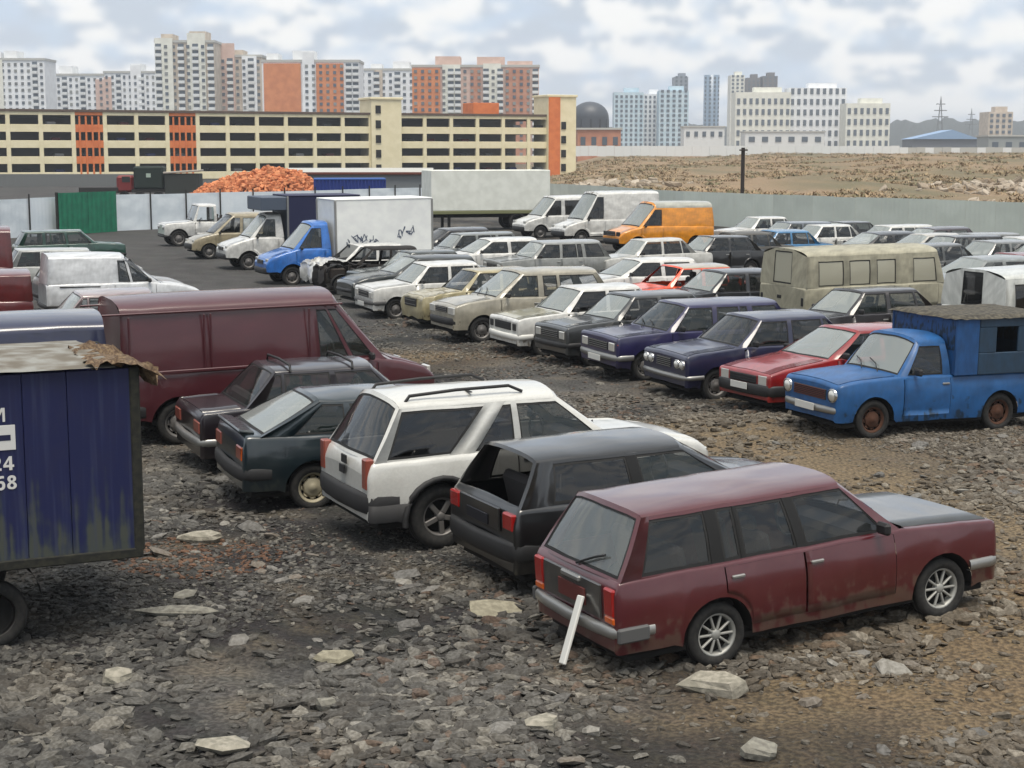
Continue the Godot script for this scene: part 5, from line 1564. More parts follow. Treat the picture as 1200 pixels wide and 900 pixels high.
func build_fences() -> void:
	var gm := []
	for k in 4: gm.append(mottled("fence_grey%d" % k, Color(0.73, 0.76, 0.725).darkened(0.01 * k), Color(0.77, 0.80, 0.765).darkened(0.01 * k), 5.0, 0.6, 0.012, 50 + k))
	var o := thing("sheet_fence", "long grey green corrugated sheet metal fence below the brown field", "fence")
	var P := func(px: float, d: float) -> Vector3: return Vector3(px_x(px, d), 0, -d)
	fence_run(o, [P.call(1290, 69.0), P.call(1200, 75.6), P.call(1000, 83.6), P.call(800, 96.6), P.call(640, 121.0), P.call(560, 126.0)], 2.05, 1.6, 6, gm, mats.frame_steel, 1.9)
	var pm := []
	for k in 3: pm.append(mottled("fence_pale%d" % k, Color(0.80, 0.84, 0.87).darkened(0.03 * k), Color(0.85, 0.88, 0.90), 4.0, 0.6, 0.012, 60 + k))
	o = thing("sheet_fence", "pale bluish white sheet fence with dark posts", "fence")
	var pts := [P.call(-90, 76.0), P.call(0, 80.0), P.call(135, 88.0), P.call(370, 99.0), P.call(520, 108.0)]
	var g0: float = pts[0].distance_to(pts[1]) + pts[1].distance_to(pts[2]) * 0.46
	fence_run(o, pts, 2.05, 2.3, 8, pm, mats.frame_steel, 2.3)
	o = thing("gate_panel", "bright green sheet metal gate in the pale fence", "gate", Vector3.ZERO)
	var a: Vector3 = P.call(66, 83.4)
	var b: Vector3 = P.call(134, 87.4)
	var gr := mottled("gate_green", Color(0.03, 0.38, 0.28), Color(0.06, 0.45, 0.33), 3.0, 0.55, 0.02, 66)
	var ang := atan2(-(b.z - a.z), b.x - a.x)
	for k in 2:
		var p := a.lerp(b, k * 0.5) + Vector3(sin(ang), 0, cos(ang)) * 0.35
		var m := put("gate_leaf", corrugated(snappedf(a.distance_to(b) * 0.5 - 0.02, 0.001), 2.2, 6, 0.02), gr, o, Vector3(p.x, 0.02, p.z))
		m.rotation.y = ang
		var q := put("gate_post", slab_mesh(Vector3(0.12, 2.3, 0.12)), mats.frame_steel, o, Vector3(p.x, 1.1, p.z) - Vector3(sin(ang), 0, cos(ang)) * 0.12)
		q.rotation.y = ang
	# white trailer parked inside the corner
	var td := 88.0
	o = thing("box_trailer", "long white box trailer parked by the fence corner", "trailer", Vector3(px_x(506, td), 0, -td), HEAD - 0.14)
	var tw := mottled("trailer_white", Color(0.80, 0.81, 0.78), Color(0.86, 0.87, 0.84), 4.0, 0.6, 0.02, 71)
	ux0 = 0; ulen = 7; uwid = 1.2
	put("trailer_body", block_mesh(Vector3(6.9, 2.25, 2.4), 0.03), tw, o, Vector3(3.45, 2.22, -1.2))
	put("trailer_base", block_mesh(Vector3(6.9, 0.18, 2.44), 0.02), flat("olive_band", Color(0.42, 0.43, 0.30), 0.7), o, Vector3(3.45, 1.0, -1.2))
	put("chassis", slab_mesh(Vector3(6.6, 0.2, 1.0)), mats.frame_steel, o, Vector3(3.45, 0.8, -1.2))
	for x in [5.0, 6.2]:
		for z in [-0.15, -2.25]: add_wheel(o, Vector3(x, 0.48, z), 0.5, 0.28, "steel", mats.steel_rim)
	for z in [-0.4, -2.0]: put("support_leg", slab_mesh(Vector3(0.14, 0.9, 0.14)), mats.frame_steel, o, Vector3(1.1, 0.42, z))
	# blue container behind the pale fence
	var cd := 112.0
	o = thing("shipping_container", "blue shipping container showing above the white box body", "container", Vector3(px_x(370, cd), 0, -cd), 0.12)
	put("container_wall", corrugated(5.0, 2.3, 20, 0.03), flat("container_blue", Color(0.06, 0.17, 0.46), 0.6), o, Vector3(0, 0.1, 0))
	put("container_wall", corrugated(5.0, 2.3, 20, 0.03), flat("container_blue", Color.BLACK), o, Vector3(0, 0.1, -2.4))
	put("container_roof", block_mesh(Vector3(5.05, 0.12, 2.5), 0.02), flat("container_sky", Color(0.14, 0.32, 0.60), 0.6), o, Vector3(2.5, 2.45, -1.2))
	for x in [0.0, 5.0]: put("container_end", slab_mesh(Vector3(0.08, 2.38, 2.5)), flat("container_blue", Color.BLACK), o, Vector3(x, 1.2, -1.2))

func build_yard_beyond() -> void:
	# heap of orange rubble behind the pale fence
	var hd := 135.0
	var c := Vector3(px_x(302, hd), 0, -hd)
	var o := thing("brick_heap", "big heap of broken orange bricks behind the pale fence", "brick heap", c)
	var st := ST()
	var rows := []
	for i in 21:
		var row := PackedVector3Array()
		for j in 21:
			var x := (i - 10) * 0.62
			var z := (j - 10) * 0.4
			row.append(Vector3(x, heap_h(x, z) - 0.12, z))
		rows.append(row)
	grid(st, rows)
	put("heap_core", done(st), flat("brick_dust", Color(0.36, 0.17, 0.09), 0.95), o)
	var mm := MultiMesh.new()
	mm.transform_format = MultiMesh.TRANSFORM_3D
	mm.use_colors = true
	mm.mesh = block_mesh(Vector3(0.5, 0.26, 0.28), 0.03)
	mm.instance_count = 2600
	var r := RandomNumberGenerator.new()
	r.seed = 5
	for i in 2600:
		var x := r.randf_range(-5.6, 5.6)
		var z := r.randf_range(-3.8, 3.8)
		var b := Basis.from_euler(Vector3(r.randf() * TAU, r.randf() * TAU, r.randf() * TAU)).scaled_local(Vector3.ONE * r.randf_range(0.6, 1.25))
		mm.set_instance_transform(i, Transform3D(b, Vector3(x, heap_h(x, z) + r.randf_range(-0.1, 0.12), z)))
		mm.set_instance_color(i, lin(0.40, 0.115, 0.04).lerp(lin(0.66, 0.27, 0.12), r.randf()) * r.randf_range(0.6, 1.1))
	var mi := MultiMeshInstance3D.new()
	mi.name = "bricks"
	mi.multimesh = mm
	var bm := flat("heap_brick", Color.WHITE, 0.9)
	bm.vertex_color_use_as_albedo = true
	mi.material_override = bm
	o.add_child(mi)
	tag(mi, "", "", "", "stuff")
	# long pale shed roof right of the heap
	var sd := 146.0
	o = thing("storage_shed", "long low storage shed with pale roof and rust red eaves", "shed", Vector3(px_x(338, sd), 0, -sd), 0.05)
	put("wall", block_mesh(Vector3(13.2, 2.3, 4.0), 0.03), flat("shed_grey", Color(0.44, 0.46, 0.47), 0.8), o, Vector3(6.6, 1.15, -2.0))
	put("roof", block_mesh(Vector3(13.7, 0.16, 4.6), 0.03, Vector3.ZERO, Basis(Vector3(1, 0, 0), 0.07)), flat("shed_roof", Color(0.66, 0.66, 0.64), 0.7), o, Vector3(6.6, 2.62, -2.0))
	put("eaves", block_mesh(Vector3(13.7, 0.22, 0.10), 0.02), flat("eaves_red", Color(0.38, 0.19, 0.14), 0.8), o, Vector3(6.6, 2.40, 0.28))
	# lorries parked in front of the garage
	var ld := 140.0
	o = thing("covered_lorry", "dark green covered lorry in front of the garage", "lorry", Vector3(px_x(160, ld), 0, -ld), 0.1)
	put("cover", block_mesh(Vector3(2.6, 2.0, 2.2), 0.15), flat("lorry_green", Color(0.05, 0.12, 0.10), 0.8), o, Vector3(1.3, 2.1, -1.1))
	put("emblem", block_mesh(Vector3(0.4, 0.35, 0.02), 0.005), flat("emblem_pale", Color(0.6, 0.66, 0.62), 0.8), o, Vector3(1.3, 2.3, 0.012))
	put("load_bed", slab_mesh(Vector3(3.0, 0.3, 2.0)), mats.frame_steel, o, Vector3(1.3, 0.95, -1.1))
	for x in [0.5, 2.1]: add_wheel(o, Vector3(x, 0.46, -0.2), 0.48, 0.3, "steel", mats.steel_rim)
	o = thing("red_lorry", "red cab lorry with a low dark load bed in front of the garage", "lorry", Vector3(px_x(96, ld), 0, -ld), 0.1)
	put("cab", block_mesh(Vector3(1.5, 1.5, 2.0), 0.2), flat("lorry_red", Color(0.42, 0.08, 0.07), 0.6), o, Vector3(4.0, 1.55, -1.0))
	put("cab_window", slab_mesh(Vector3(0.7, 0.5, 0.02)), mats.black_plastic, o, Vector3(4.1, 1.95, 0.012))
	put("load_bed", block_mesh(Vector3(3.4, 0.5, 2.0), 0.03), mats.frame_steel, o, Vector3(1.7, 1.0, -1.0))
	for x in [0.7, 3.9]: add_wheel(o, Vector3(x, 0.46, -0.2), 0.48, 0.3, "steel", mats.steel_rim)
	o = thing("container_office", "dark grey cabin next to the covered lorry", "cabin", Vector3(px_x(196, ld), 0, -ld), 0.05)
	put("wall", block_mesh(Vector3(3.0, 2.3, 2.4), 0.05), flat("cabin_grey", Color(0.16, 0.18, 0.17), 0.8), o, Vector3(1.5, 1.3, -1.2))
	put("roof", block_mesh(Vector3(3.2, 0.18, 2.6), 0.04, Vector3.ZERO, Basis(Vector3(0, 0, 1), 0.06)), flat("cabin_roof", Color(0.62, 0.60, 0.56), 0.7), o, Vector3(1.5, 2.62, -1.2))
	# low grey barrier in front of the garage
	o = thing("mesh_fence", "low grey mesh fence running in front of the garage", "fence")
	var bm2 := flat("barrier_grey", Color(0.40, 0.41, 0.41), 0.8)
	for k in 22:
		var px := -30.0 + k * 9.6
		put("fence_panel", block_mesh(Vector3(1.02, 1.5, 0.05), 0.01), bm2, o, Vector3(px_x(px, 196.0), 0.9, -196.0))
	# utility pole in the field
	var pd := 132.0
	var p := Vector3(px_x(868, pd), 0, -pd)
	p.y = terrain(p.x, p.z)
	o = thing("utility_pole", "dark wooden utility pole standing in the brown field", "pole", p)
	st = ST()
	tube(st, [Vector3(0, -0.2, 0), Vector3(0, 2.0, 0), Vector3(0, 4.2, 0)], 0.16, 8)
	put("pole", done(st), flat("pole_wood", Color(0.14, 0.11, 0.09), 0.9), o)
	put("cross_arm", block_mesh(Vector3(0.7, 0.12, 0.12), 0.02), flat("pole_wood", Color.BLACK), o, Vector3(0, 4.0, 0.2))
	put("insulator", block_mesh(Vector3(0.1, 0.2, 0.1), 0.02), mats.white_plastic, o, Vector3(0.26, 4.15, 0.2))

func heap_h(x: float, z: float) -> float:
	var k := maxf(0.0, 1.0 - pow(absf(x) / 5.8, 2.0) - pow(absf(z) / 4.0, 2.0))
	return sqrt(k) * (2.5 + 0.16 * x) + noise.get_noise_2d(x * 30, z * 30) * 0.5 * k

func build_garage() -> void:
	var d0 := 243.0
	var d1 := 283.0
	var a := Vector3(px_x(-22, d0), 0, -d0)
	var b := Vector3(px_x(648, d1), 0, -d1)
	var L := a.distance_to(b)
	var ang := atan2(-(b.z - a.z), b.x - a.x)
	var o := thing("parking_garage", "four storey beige open parking garage with orange bays and two stair towers", "parking garage", a, ang)
	var cream := mottled("garage_cream", Color(0.86, 0.82, 0.68), Color(0.90, 0.86, 0.73), 9.0, 0.85, 0.02, 81)
	var orange := mottled("garage_orange", Color(0.78, 0.42, 0.22), Color(0.84, 0.48, 0.26), 9.0, 0.85, 0.02, 82)
	var dark := flat("garage_inside", Color(0.50, 0.48, 0.45), 0.95)
	var floorm := flat("garage_floor", Color(0.45, 0.44, 0.42), 0.95)
	var st_h := 2.45
	var base := 0.35
	var nb := 20
	var bw := L / nb
	for lv in 6:
		if lv < 5: put("deck", slab_mesh(Vector3(L, 0.28, 16.0)), floorm, o, Vector3(L * 0.5, base + st_h * lv - 0.1, -8.2))
	put("back_wall", slab_mesh(Vector3(L, st_h * 4.0, 0.3)), dark, o, Vector3(L * 0.5, base + st_h * 2.0, -16.4))
	put("roof_slab", slab_mesh(Vector3(L + 0.6, 0.35, 17.0)), flat("garage_roof", Color(0.36, 0.30, 0.26), 0.9), o, Vector3(L * 0.5, base + st_h * 4.0 + 0.55, -8.2))
	var orange_bays := [3, 6]
	var sp := block_mesh(Vector3(bw - 0.62, 1.16, 0.22), 0.03)
	for k in nb + 1:
		put("column", slab_mesh(Vector3(0.62, st_h * 4.0 + 0.9, 0.5)), cream, o, Vector3(k * bw, base + st_h * 2.0 + 0.1, -0.1))
		if k == nb: break
		for lv in 5:
			var m := put("parapet", sp, orange if k in orange_bays and lv > 0 else cream, o, Vector3((k + 0.5) * bw, base + st_h * lv + 0.28, 0.02))
			if lv == 4: m.scale.y = 0.42; m.position.y = base + st_h * 4.0 + 0.1
		if k in orange_bays:
			for q in 4:
				put("fin", slab_mesh(Vector3(0.28, st_h * 4.0 - 0.6, 0.16)), orange, o, Vector3((k + 0.2 + 0.2 * q) * bw, base + st_h * 2.0, 0.12))
	# parked cars glimpsed on the decks
	var r := RandomNumberGenerator.new()
	r.seed = 3
	var cm := ST(false)
	block(cm, Vector3(0, 0.55, 0), Vector3(4.2, 0.6, 1.7), 0.15)
	block(cm, Vector3(-0.2, 1.05, 0), Vector3(2.3, 0.5, 1.5), 0.2)
	var carm := done(cm)
	var tints := [Color(0.6, 0.6, 0.6), Color(0.15, 0.2, 0.4), Color(0.35, 0.06, 0.05), Color(0.1, 0.1, 0.1), Color(0.3, 0.32, 0.33)]
	for k in nb:
		for lv in 4:
			if r.randf() < 0.55:
				var ti := r.randi() % 5
				var cc := put("deck_car", carm, flat("deck_car%d" % ti, tints[ti], 0.4), self, o.transform * Vector3((k + r.randf_range(0.3, 0.7)) * bw, base + st_h * lv + 0.04, -2.6))
				cc.rotation.y = ang + PI / 2
				tag(cc, ["white", "blue", "dark red", "black", "grey"][ti] + " car glimpsed between the parapets of the parking garage", "car", "cars parked on the garage decks")
	# stair towers
	var tower := func(px0: float, px1: float, ytop: float, m: Material, m2: Material, wn: int) -> void:
		var t0: float = (px0 + 22.0) / 670.0 * L
		var t1: float = (px1 + 22.0) / 670.0 * L
		var dd: float = lerpf(d0, d1, t0 / L)
		var hh := px_h(px0, ytop, dd)
		var tw := put("stair_tower", block_mesh(Vector3(t1 - t0, hh, 6.0), 0.05), m, o, Vector3((t0 + t1) * 0.5, hh * 0.5, -2.2))
		if m2 != m: put("tower_panel", block_mesh(Vector3((t1 - t0) * 0.40, hh * 0.98, 0.2), 0.02), m2, tw, Vector3(-(t1 - t0) * 0.28, 0, 3.08))
		for q in wn: put("tower_window", slab_mesh(Vector3(0.9, 1.3, 0.15)), mats.dark, tw, Vector3((t1 - t0) * (-0.28 if m2 == m else 0.05), -hh * 0.5 + 1.6 + st_h * q, 3.06))
		put("tower_cap", block_mesh(Vector3(t1 - t0 + 0.4, 0.4, 6.4), 0.05), m, tw, Vector3(0, hh * 0.5 + 0.1, 0))
	tower.call(413.0, 450.0, 116.0, cream, cream, 5)
	tower.call(638.0, 676.0, 113.0, cream, orange, 4)
	put("roof_cabin", block_mesh(Vector3(5.0, 2.2, 5.0), 0.05), orange, o, Vector3(L * 0.905, base + st_h * 4.0 + 1.8, -11.0))

# an apartment block: wall, coloured facade strips, every window its own part, lift houses on the roof
func apartment(label: String, px0: float, px1: float, ytop: float, d: float, depth: float, wall: Material, strips: Array, rows: int, cols: int, balc: Array, lifts: Array, yaw := 0.0) -> void:
	var w := px_x(px1, d) - px_x(px0, d)
	var h := px_h(px0, ytop, d)
	var o := thing("apartment_block", label, "apartment block", Vector3(px_x((px0 + px1) * 0.5, d), 0, -d), yaw, "apartment blocks behind the garage")
	put("wall", slab_mesh(Vector3(w, h, depth)), wall, o, Vector3(0, h * 0.5, -depth * 0.5))
	put("roof_edge", slab_mesh(Vector3(w + 0.6, 0.9, depth + 0.6)), mats.bl_trim, o, Vector3(0, h + 0.2, -depth * 0.5))
	for s in strips:   # [from, to, material, height share, how far proud]
		put("facade_strip", slab_mesh(Vector3(w * (s[1] - s[0]), h * s[3], s[4])), s[2], o, Vector3(w * ((s[0] + s[1]) * 0.5 - 0.5), h * s[3] * 0.5, s[4] * 0.5 + 0.02))
	var rp := (h - 3.0) / rows
	var cp := w / cols
	var wm := slab_mesh(Vector3(snappedf(cp * 0.42, 0.1), snappedf(rp * 0.48, 0.1), 0.3))
	for i in cols:
		var u := (i + 0.5) / cols
		var proud := 0.0
		var blind := false
		for s in strips:
			if u > s[0] and u < s[1]:
				proud = s[4]
				if s.size() > 5: blind = true
		if i in balc:
			for k in rows:
				var y := 2.4 + rp * (k + 0.5)
				put("balcony", slab_mesh(Vector3(snappedf(cp * 0.86, 0.1), snappedf(rp * 0.42, 0.1), 1.2)), mats.bl_white, o, Vector3(w * (u - 0.5), y - rp * 0.24, proud + 0.62))
				put("balcony_opening", slab_mesh(Vector3(snappedf(cp * 0.8, 0.1), snappedf(rp * 0.46, 0.1), 0.2)), mats.bl_window, o, Vector3(w * (u - 0.5), y + rp * 0.2, proud + 0.08))
			continue
		if blind: continue
		for k in rows:
			put("window", wm, [mats.bl_window, mats.bl_window, mats.bl_pale, mats.bl_mid][rng.randi() % 4], o, Vector3(w * (u - 0.5), 2.4 + rp * (k + 0.5), proud + 0.06))
	for l in lifts:   # [at, width, height]
		put("lift_house", slab_mesh(Vector3(w * l[1], l[2], depth * 0.6)), wall, o, Vector3(w * (l[0] - 0.5), h + l[2] * 0.5 + 0.6, -depth * 0.45))

func build_town() -> void:
	flat("bl_trim", Color(0.70, 0.70, 0.68), 0.9)
	flat("bl_white", Color(0.84, 0.85, 0.85), 0.85)
	flat("bl_window", Color(0.30, 0.34, 0.38), 0.3)
	flat("bl_pale", Color(0.52, 0.53, 0.52), 0.4)
	flat("bl_mid", Color(0.40, 0.41, 0.41), 0.3)
	var white := mottled("block_white", Color(0.88, 0.89, 0.90), Color(0.92, 0.93, 0.94), 22.0, 0.9, 0.02, 91)
	var beige := mottled("block_beige", Color(0.72, 0.67, 0.61), Color(0.79, 0.74, 0.68), 22.0, 0.9, 0.02, 92)
	var stone := mottled("block_stone", Color(0.84, 0.84, 0.80), Color(0.89, 0.89, 0.85), 22.0, 0.9, 0.02, 93)
	var orange := mottled("block_orange", Color(0.76, 0.46, 0.27), Color(0.82, 0.52, 0.32), 22.0, 0.9, 0.02, 94)
	var brick := mottled("block_brick", Color(0.68, 0.47, 0.37), Color(0.74, 0.53, 0.43), 22.0, 0.9, 0.02, 95)
	var pink := mottled("block_pink", Color(0.77, 0.66, 0.61), Color(0.82, 0.71, 0.66), 22.0, 0.9, 0.02, 96)
	var blue := mottled("block_blue", Color(0.70, 0.79, 0.84), Color(0.77, 0.84, 0.88), 30.0, 0.9, 0.02, 97)
	apartment("pale grey apartment slab at the far end of the white row", -12, 62, 70, 640, 16, white, [[0.0, 0.35, stone, 1.0, 0.3]], 15, 10, [8], [[0.45, 0.2, 3.0], [0.25, 0.1, 2.5]])
	apartment("low white apartment block with pinkish centre strips", 60, 130, 88, 690, 16, white, [[0.06, 0.2, pink, 1.0, 0.4], [0.86, 1.0, pink, 0.95, 0.4]], 13, 10, [3, 6], [[0.35, 0.22, 3.4]])
	apartment("white apartment block with a pink stair strip beside the tall beige block", 130, 190, 85, 690, 16, white, [[0.0, 0.14, pink, 0.95, 0.3], [0.52, 0.72, white, 1.08, 1.0]], 13, 9, [2, 6], [[0.6, 0.2, 3.2]])
	apartment("tallest beige apartment tower with stacked white balconies", 190, 258, 49, 610, 18, beige, [[0.0, 0.3, stone, 1.03, 0.9], [0.55, 0.85, stone, 1.07, 0.9]], 17, 8, [0, 3, 5, 7], [[0.18, 0.2, 2.5], [0.7, 0.28, 3.5]])
	apartment("beige and white stepped apartment block joined to the tallest tower", 256, 312, 66, 625, 18, beige, [[0.0, 0.45, pink, 1.12, 0.8], [0.6, 0.9, white, 1.0, 0.8]], 15, 7, [2, 5], [[0.5, 0.2, 2.0]])
	apartment("apartment block with two broad orange gable walls and white centre", 312, 424, 72, 600, 18, white, [[0.02, 0.40, orange, 0.98, 0.5, 1], [0.42, 0.54, white, 1.09, 1.2], [0.56, 0.84, orange, 0.98, 0.5]], 15, 14, [12, 13], [[0.42, 0.22, 3.5], [0.1, 0.12, 2.5]])
	apartment("white apartment block between the orange and the brick block", 424, 488, 82, 660, 18, white, [[0.28, 0.42, beige, 1.0, 0.4]], 13, 8, [2, 5], [[0.3, 0.2, 2.0], [0.75, 0.3, 3.0]])
	apartment("wide brick red and beige apartment block with white balconies", 485, 631, 78, 580, 20, pink, [[0.0, 0.22, orange, 0.98, 0.5], [0.24, 0.38, stone, 1.02, 0.8], [0.46, 0.54, brick, 0.98, 0.4], [0.56, 0.70, stone, 1.03, 0.8], [0.74, 0.92, brick, 0.98, 0.5]], 14, 18, [5, 6, 10, 12, 17], [[0.28, 0.2, 3.2], [0.62, 0.22, 3.0], [0.85, 0.2, 1.5]])
	# far town on the other side of the field
	var far := func(label: String, px0: float, px1: float, ytop: float, d: float, m: Material, strips: int, smat: Material, round_ := false) -> void:
		var w := px_x(px1, d) - px_x(px0, d)
		var h := px_h(px0, ytop, d)
		var o := thing("tower_block", label, "apartment block", Vector3(px_x((px0 + px1) * 0.5, d), 0, -d), 0.0, "tower blocks beyond the field")
		if round_:
			var st := ST()
			lathe(st, [[0.0, h], [w * 0.5, h], [w * 0.5, 0.0]], 20)
			var q := put("wall", done(st), m, o)
			q.rotation.x = -PI / 2
			q.mesh = null
			st = ST()
			var rws := []
			for i in 21:
				var an := TAU * (i % 20) / 20.0
				rws.append(PackedVector3Array([Vector3(cos(an) * w * 0.5, 0, sin(an) * w * 0.5), Vector3(cos(an) * w * 0.5, h, sin(an) * w * 0.5), Vector3(0, h, 0)]))
			grid(st, rws)
			q.mesh = done(st)
			q.rotation.x = 0.0
		else:
			put("wall", slab_mesh(Vector3(w, h, 18)), m, o, Vector3(0, h * 0.5, -9))
			put("roof_edge", slab_mesh(Vector3(w * 0.5, 3.0, 8)), m, o, Vector3(w * 0.1, h + 1.5, -8))
		for k in strips:
			var fl := int(h / 3.1)
			for y in fl:
				if y % 2 == 1 and strips > 6: continue
				var an := (k + 0.5) / strips - 0.5
				var p := Vector3(w * an, 3.0 + 3.1 * y, 0.1)
				if round_: p = Vector3(sin(an * 2.4) * w * 0.5, p.y, cos(an * 2.4) * w * 0.5)
				put("window", slab_mesh(Vector3(snappedf(w / strips * 0.5, 0.1), 1.7 if strips <= 6 else 3.4, 0.4)), smat, o, p)
	far.call("pale blue tower slab left of the far town", 718, 752, 108, 1050, blue, 6, mats.bl_window)
	far.call("white and blue tower slab behind the low white houses", 752, 772, 110, 1060, white, 4, mats.bl_window)
	far.call("stepped white tower block with blue side", 770, 804, 106, 1040, blue, 5, mats.bl_window)
	far.call("slender grey tower rising over the stepped white block", 787, 803, 90, 1250, flat("far_grey", Color(0.50, 0.53, 0.57), 0.7), 3, mats.bl_window)
	far.call("round blue glass tower", 821, 839, 88, 1200, flat("far_glass", Color(0.42, 0.50, 0.58), 0.3), 4, mats.bl_window, true)
	far.call("grey brown tower left of the dark twin towers", 852, 868, 88, 1300, stone, 3, mats.bl_window)
	far.call("dark twin tower nearer the grey brown tower", 871, 886, 91, 1320, flat("far_dark", Color(0.40, 0.38, 0.38), 0.8), 3, mats.bl_window)
	far.call("dark twin tower with flat white top", 889, 906, 89, 1320, flat("far_dark", Color.BLACK), 3, mats.bl_window)
	far.call("big cream apartment slab with white end wall", 858, 922, 108, 950, stone, 9, mats.bl_window)
	far.call("wide cream and blue apartment slab", 920, 986, 103, 960, white, 9, mats.bl_window)
	far.call("cream corner block at the end of the far town", 986, 1037, 121, 930, stone, 7, mats.bl_window)
	far.call("single beige tower block on the wooded horizon", 1151, 1179, 131, 900, beige, 4, mats.bl_window)
	var low := func(label: String, px0: float, px1: float, ytop: float, d: float, m: Material, n: int) -> void:
		var w := px_x(px1, d) - px_x(px0, d)
		var h := px_h(px0, ytop, d)
		var o := thing("low_building", label, "building", Vector3(px_x((px0 + px1) * 0.5, d), 0, -d))
		put("wall", slab_mesh(Vector3(w, h, 14)), m, o, Vector3(0, h * 0.5, -7))
		put("roof", slab_mesh(Vector3(w + 0.8, 0.5, 14.8)), mats.bl_trim, o, Vector3(0, h + 0.26, -7))
		for k in n: put("window", slab_mesh(Vector3(snappedf(w / n * 0.45, 0.1), 2.2, 0.3)), mats.bl_window, o, Vector3(w * ((k + 0.5) / n - 0.5), h - 3.0, 0.08))
	low.call("low white two storey house below the far town", 799, 846, 149, 700, mats.bl_white, 5)
	low.call("low white hall with dark gates below the cream slab", 870, 962, 155, 690, mats.bl_white, 6)
	low.call("brick red low hall behind the orange stair tower", 676, 726, 152, 430, brick, 4)
	low.call("grey low shed on the far right behind the white wall", 1152, 1215, 160, 560, flat("shed_far", Color(0.56, 0.58, 0.58), 0.8), 4)
	# dark dome
	var dd := 460.0
	var o := thing("domed_hall", "dark grey domed hall beside the orange stair tower", "hall", Vector3(px_x(690, dd), 0, -dd))
	var R := px_x(712, dd) - px_x(690, dd)
	var st := ST()
	var rws := []
	for i in 25:
		var an := TAU * (i % 24) / 24.0
		var row := PackedVector3Array([Vector3(cos(an) * R * 0.94, 0, sin(an) * R * 0.94)])
		for k in 8:
			var t := PI * 0.5 * k / 7.0
			row.append(Vector3(cos(an) * R * cos(t), px_h(690, 138, dd) + sin(t) * (px_h(690, 119, dd) - px_h(690, 138, dd)), sin(an) * R * cos(t)))
		rws.append(row)
	grid(st, rws)
	put("dome", done(st), flat("dome_grey", Color(0.25, 0.27, 0.30), 0.5), o)
	for k in 12:
		var an := TAU * k / 12.0
		put("rib", slab_mesh(Vector3(0.5, px_h(690, 140, dd), 0.5)), flat("dome_rib", Color(0.17, 0.18, 0.2), 0.6), o, Vector3(cos(an) * R * 0.96, px_h(690, 140, dd) * 0.5, sin(an) * R * 0.96))
	# blue roofed hall
	dd = 640.0
	o = thing("market_hall", "wide low hall with pale blue pitched roof on the horizon", "hall", Vector3(px_x(1102, dd), 0, -dd))
	var hw := px_x(1142, dd) - px_x(1102, dd)
	var e := px_h(1100, 163, dd)
	put("wall", slab_mesh(Vector3(hw * 1.9, e, 16)), flat("hall_wall", Color(0.42, 0.44, 0.47), 0.8), o, Vector3(0, e * 0.5, -9))
	st = ST(false)
	var rt := px_h(1100, 152, dd)
	for z in [0.0, -18.0]: tri(st, Vector3(-hw, e, z), Vector3(hw, e, z), Vector3(hw * 0.2, rt, z))
	quad(st, Vector3(-hw, e, 0), Vector3(hw * 0.2, rt, 0), Vector3(hw * 0.2, rt, -18), Vector3(-hw, e, -18))
	quad(st, Vector3(hw, e, 0), Vector3(hw * 0.2, rt, 0), Vector3(hw * 0.2, rt, -18), Vector3(hw, e, -18))
	put("roof", done(st), flat("hall_roof", Color(0.50, 0.61, 0.74), 0.5), o)
	# long white wall on the far side of the field
	o = thing("boundary_wall", "long white concrete boundary wall on the far edge of the field", "wall")
	for k in 62:
		var px := 664.0 + k * 10.0
		var wd := 345.0
		var x := px_x(px, wd)
		var top := px_h(px, 171.0, wd)
		put("wall_panel", slab_mesh(Vector3(1.84, 2.2, 0.2)), mats.bl_white if px < 1050 or k % 3 == 0 else mats.bl_trim, o, Vector3(x, top - 1.1 - (0.3 if px > 1045 else 0.0) + rng.randf_range(-0.06, 0.06), -wd + rng.randf_range(-0.1, 0.1)))
	# pylons
	for pl in [[1095, 113, 900.0, "tall lattice pylon on the wooded horizon"], [1131, 127, 1150.0, "smaller lattice pylon further along the wooded horizon"]]:
		var pd: float = pl[2]
		o = thing("lattice_pylon", pl[3], "pylon", Vector3(px_x(pl[0], pd), 0, -pd))
		var ht := px_h(pl[0], pl[1], pd)
		var sm := flat("pylon_steel", Color(0.45, 0.46, 0.47), 0.6)
		for sx in [-1.0, 1.0]:
			for sz in [-1.0, 1.0]:
				var lg := ST()
				tube(lg, [Vector3(sx * 2.6, 0, sz * 2.6), Vector3(sx * 1.0, ht * 0.6, sz * 1.0), Vector3(0, ht, 0)], 0.16, 5)
				put("leg", done(lg), sm, o)
		for k in 3: put("cross_arm", slab_mesh(Vector3(9.0 - k * 2.0, 0.5, 0.5)), sm, o, Vector3(0, ht * (0.68 + 0.1 * k), 0))
		for k in 6: put("brace", slab_mesh(Vector3(snappedf(5.0 - k * 0.6, 0.1), 0.3, 0.3)), sm, o, Vector3(0, ht * (0.08 + 0.1 * k), 2.0 - k * 0.25))
	# wooded hills closing the view
	st = ST()
	rws = []
	for i in 161:
		var px := 560.0 + i * 5.0
		var row := PackedVector3Array()
		for k in 4:
			var hd2 := 1500.0 + k * 120.0
			var y: float = [0.0, px_h(px, 158.0, 1500.0), px_h(px, 146.0, 1620.0), px_h(px, 138.0 + 9.0 * (1.0 - smoothstep(700.0, 1080.0, px)), 1740.0)][k]
			y += noise.get_noise_2d(px * 1.1, k * 40.0) * 6.0 + noise.get_noise_2d(px * 7.0, k * 90.0 + 30.0) * 5.0 if k > 0 else 0.0
			row.append(Vector3(px_x(px, hd2), y, -hd2))
		rws.append(row)
	grid(st, rws)
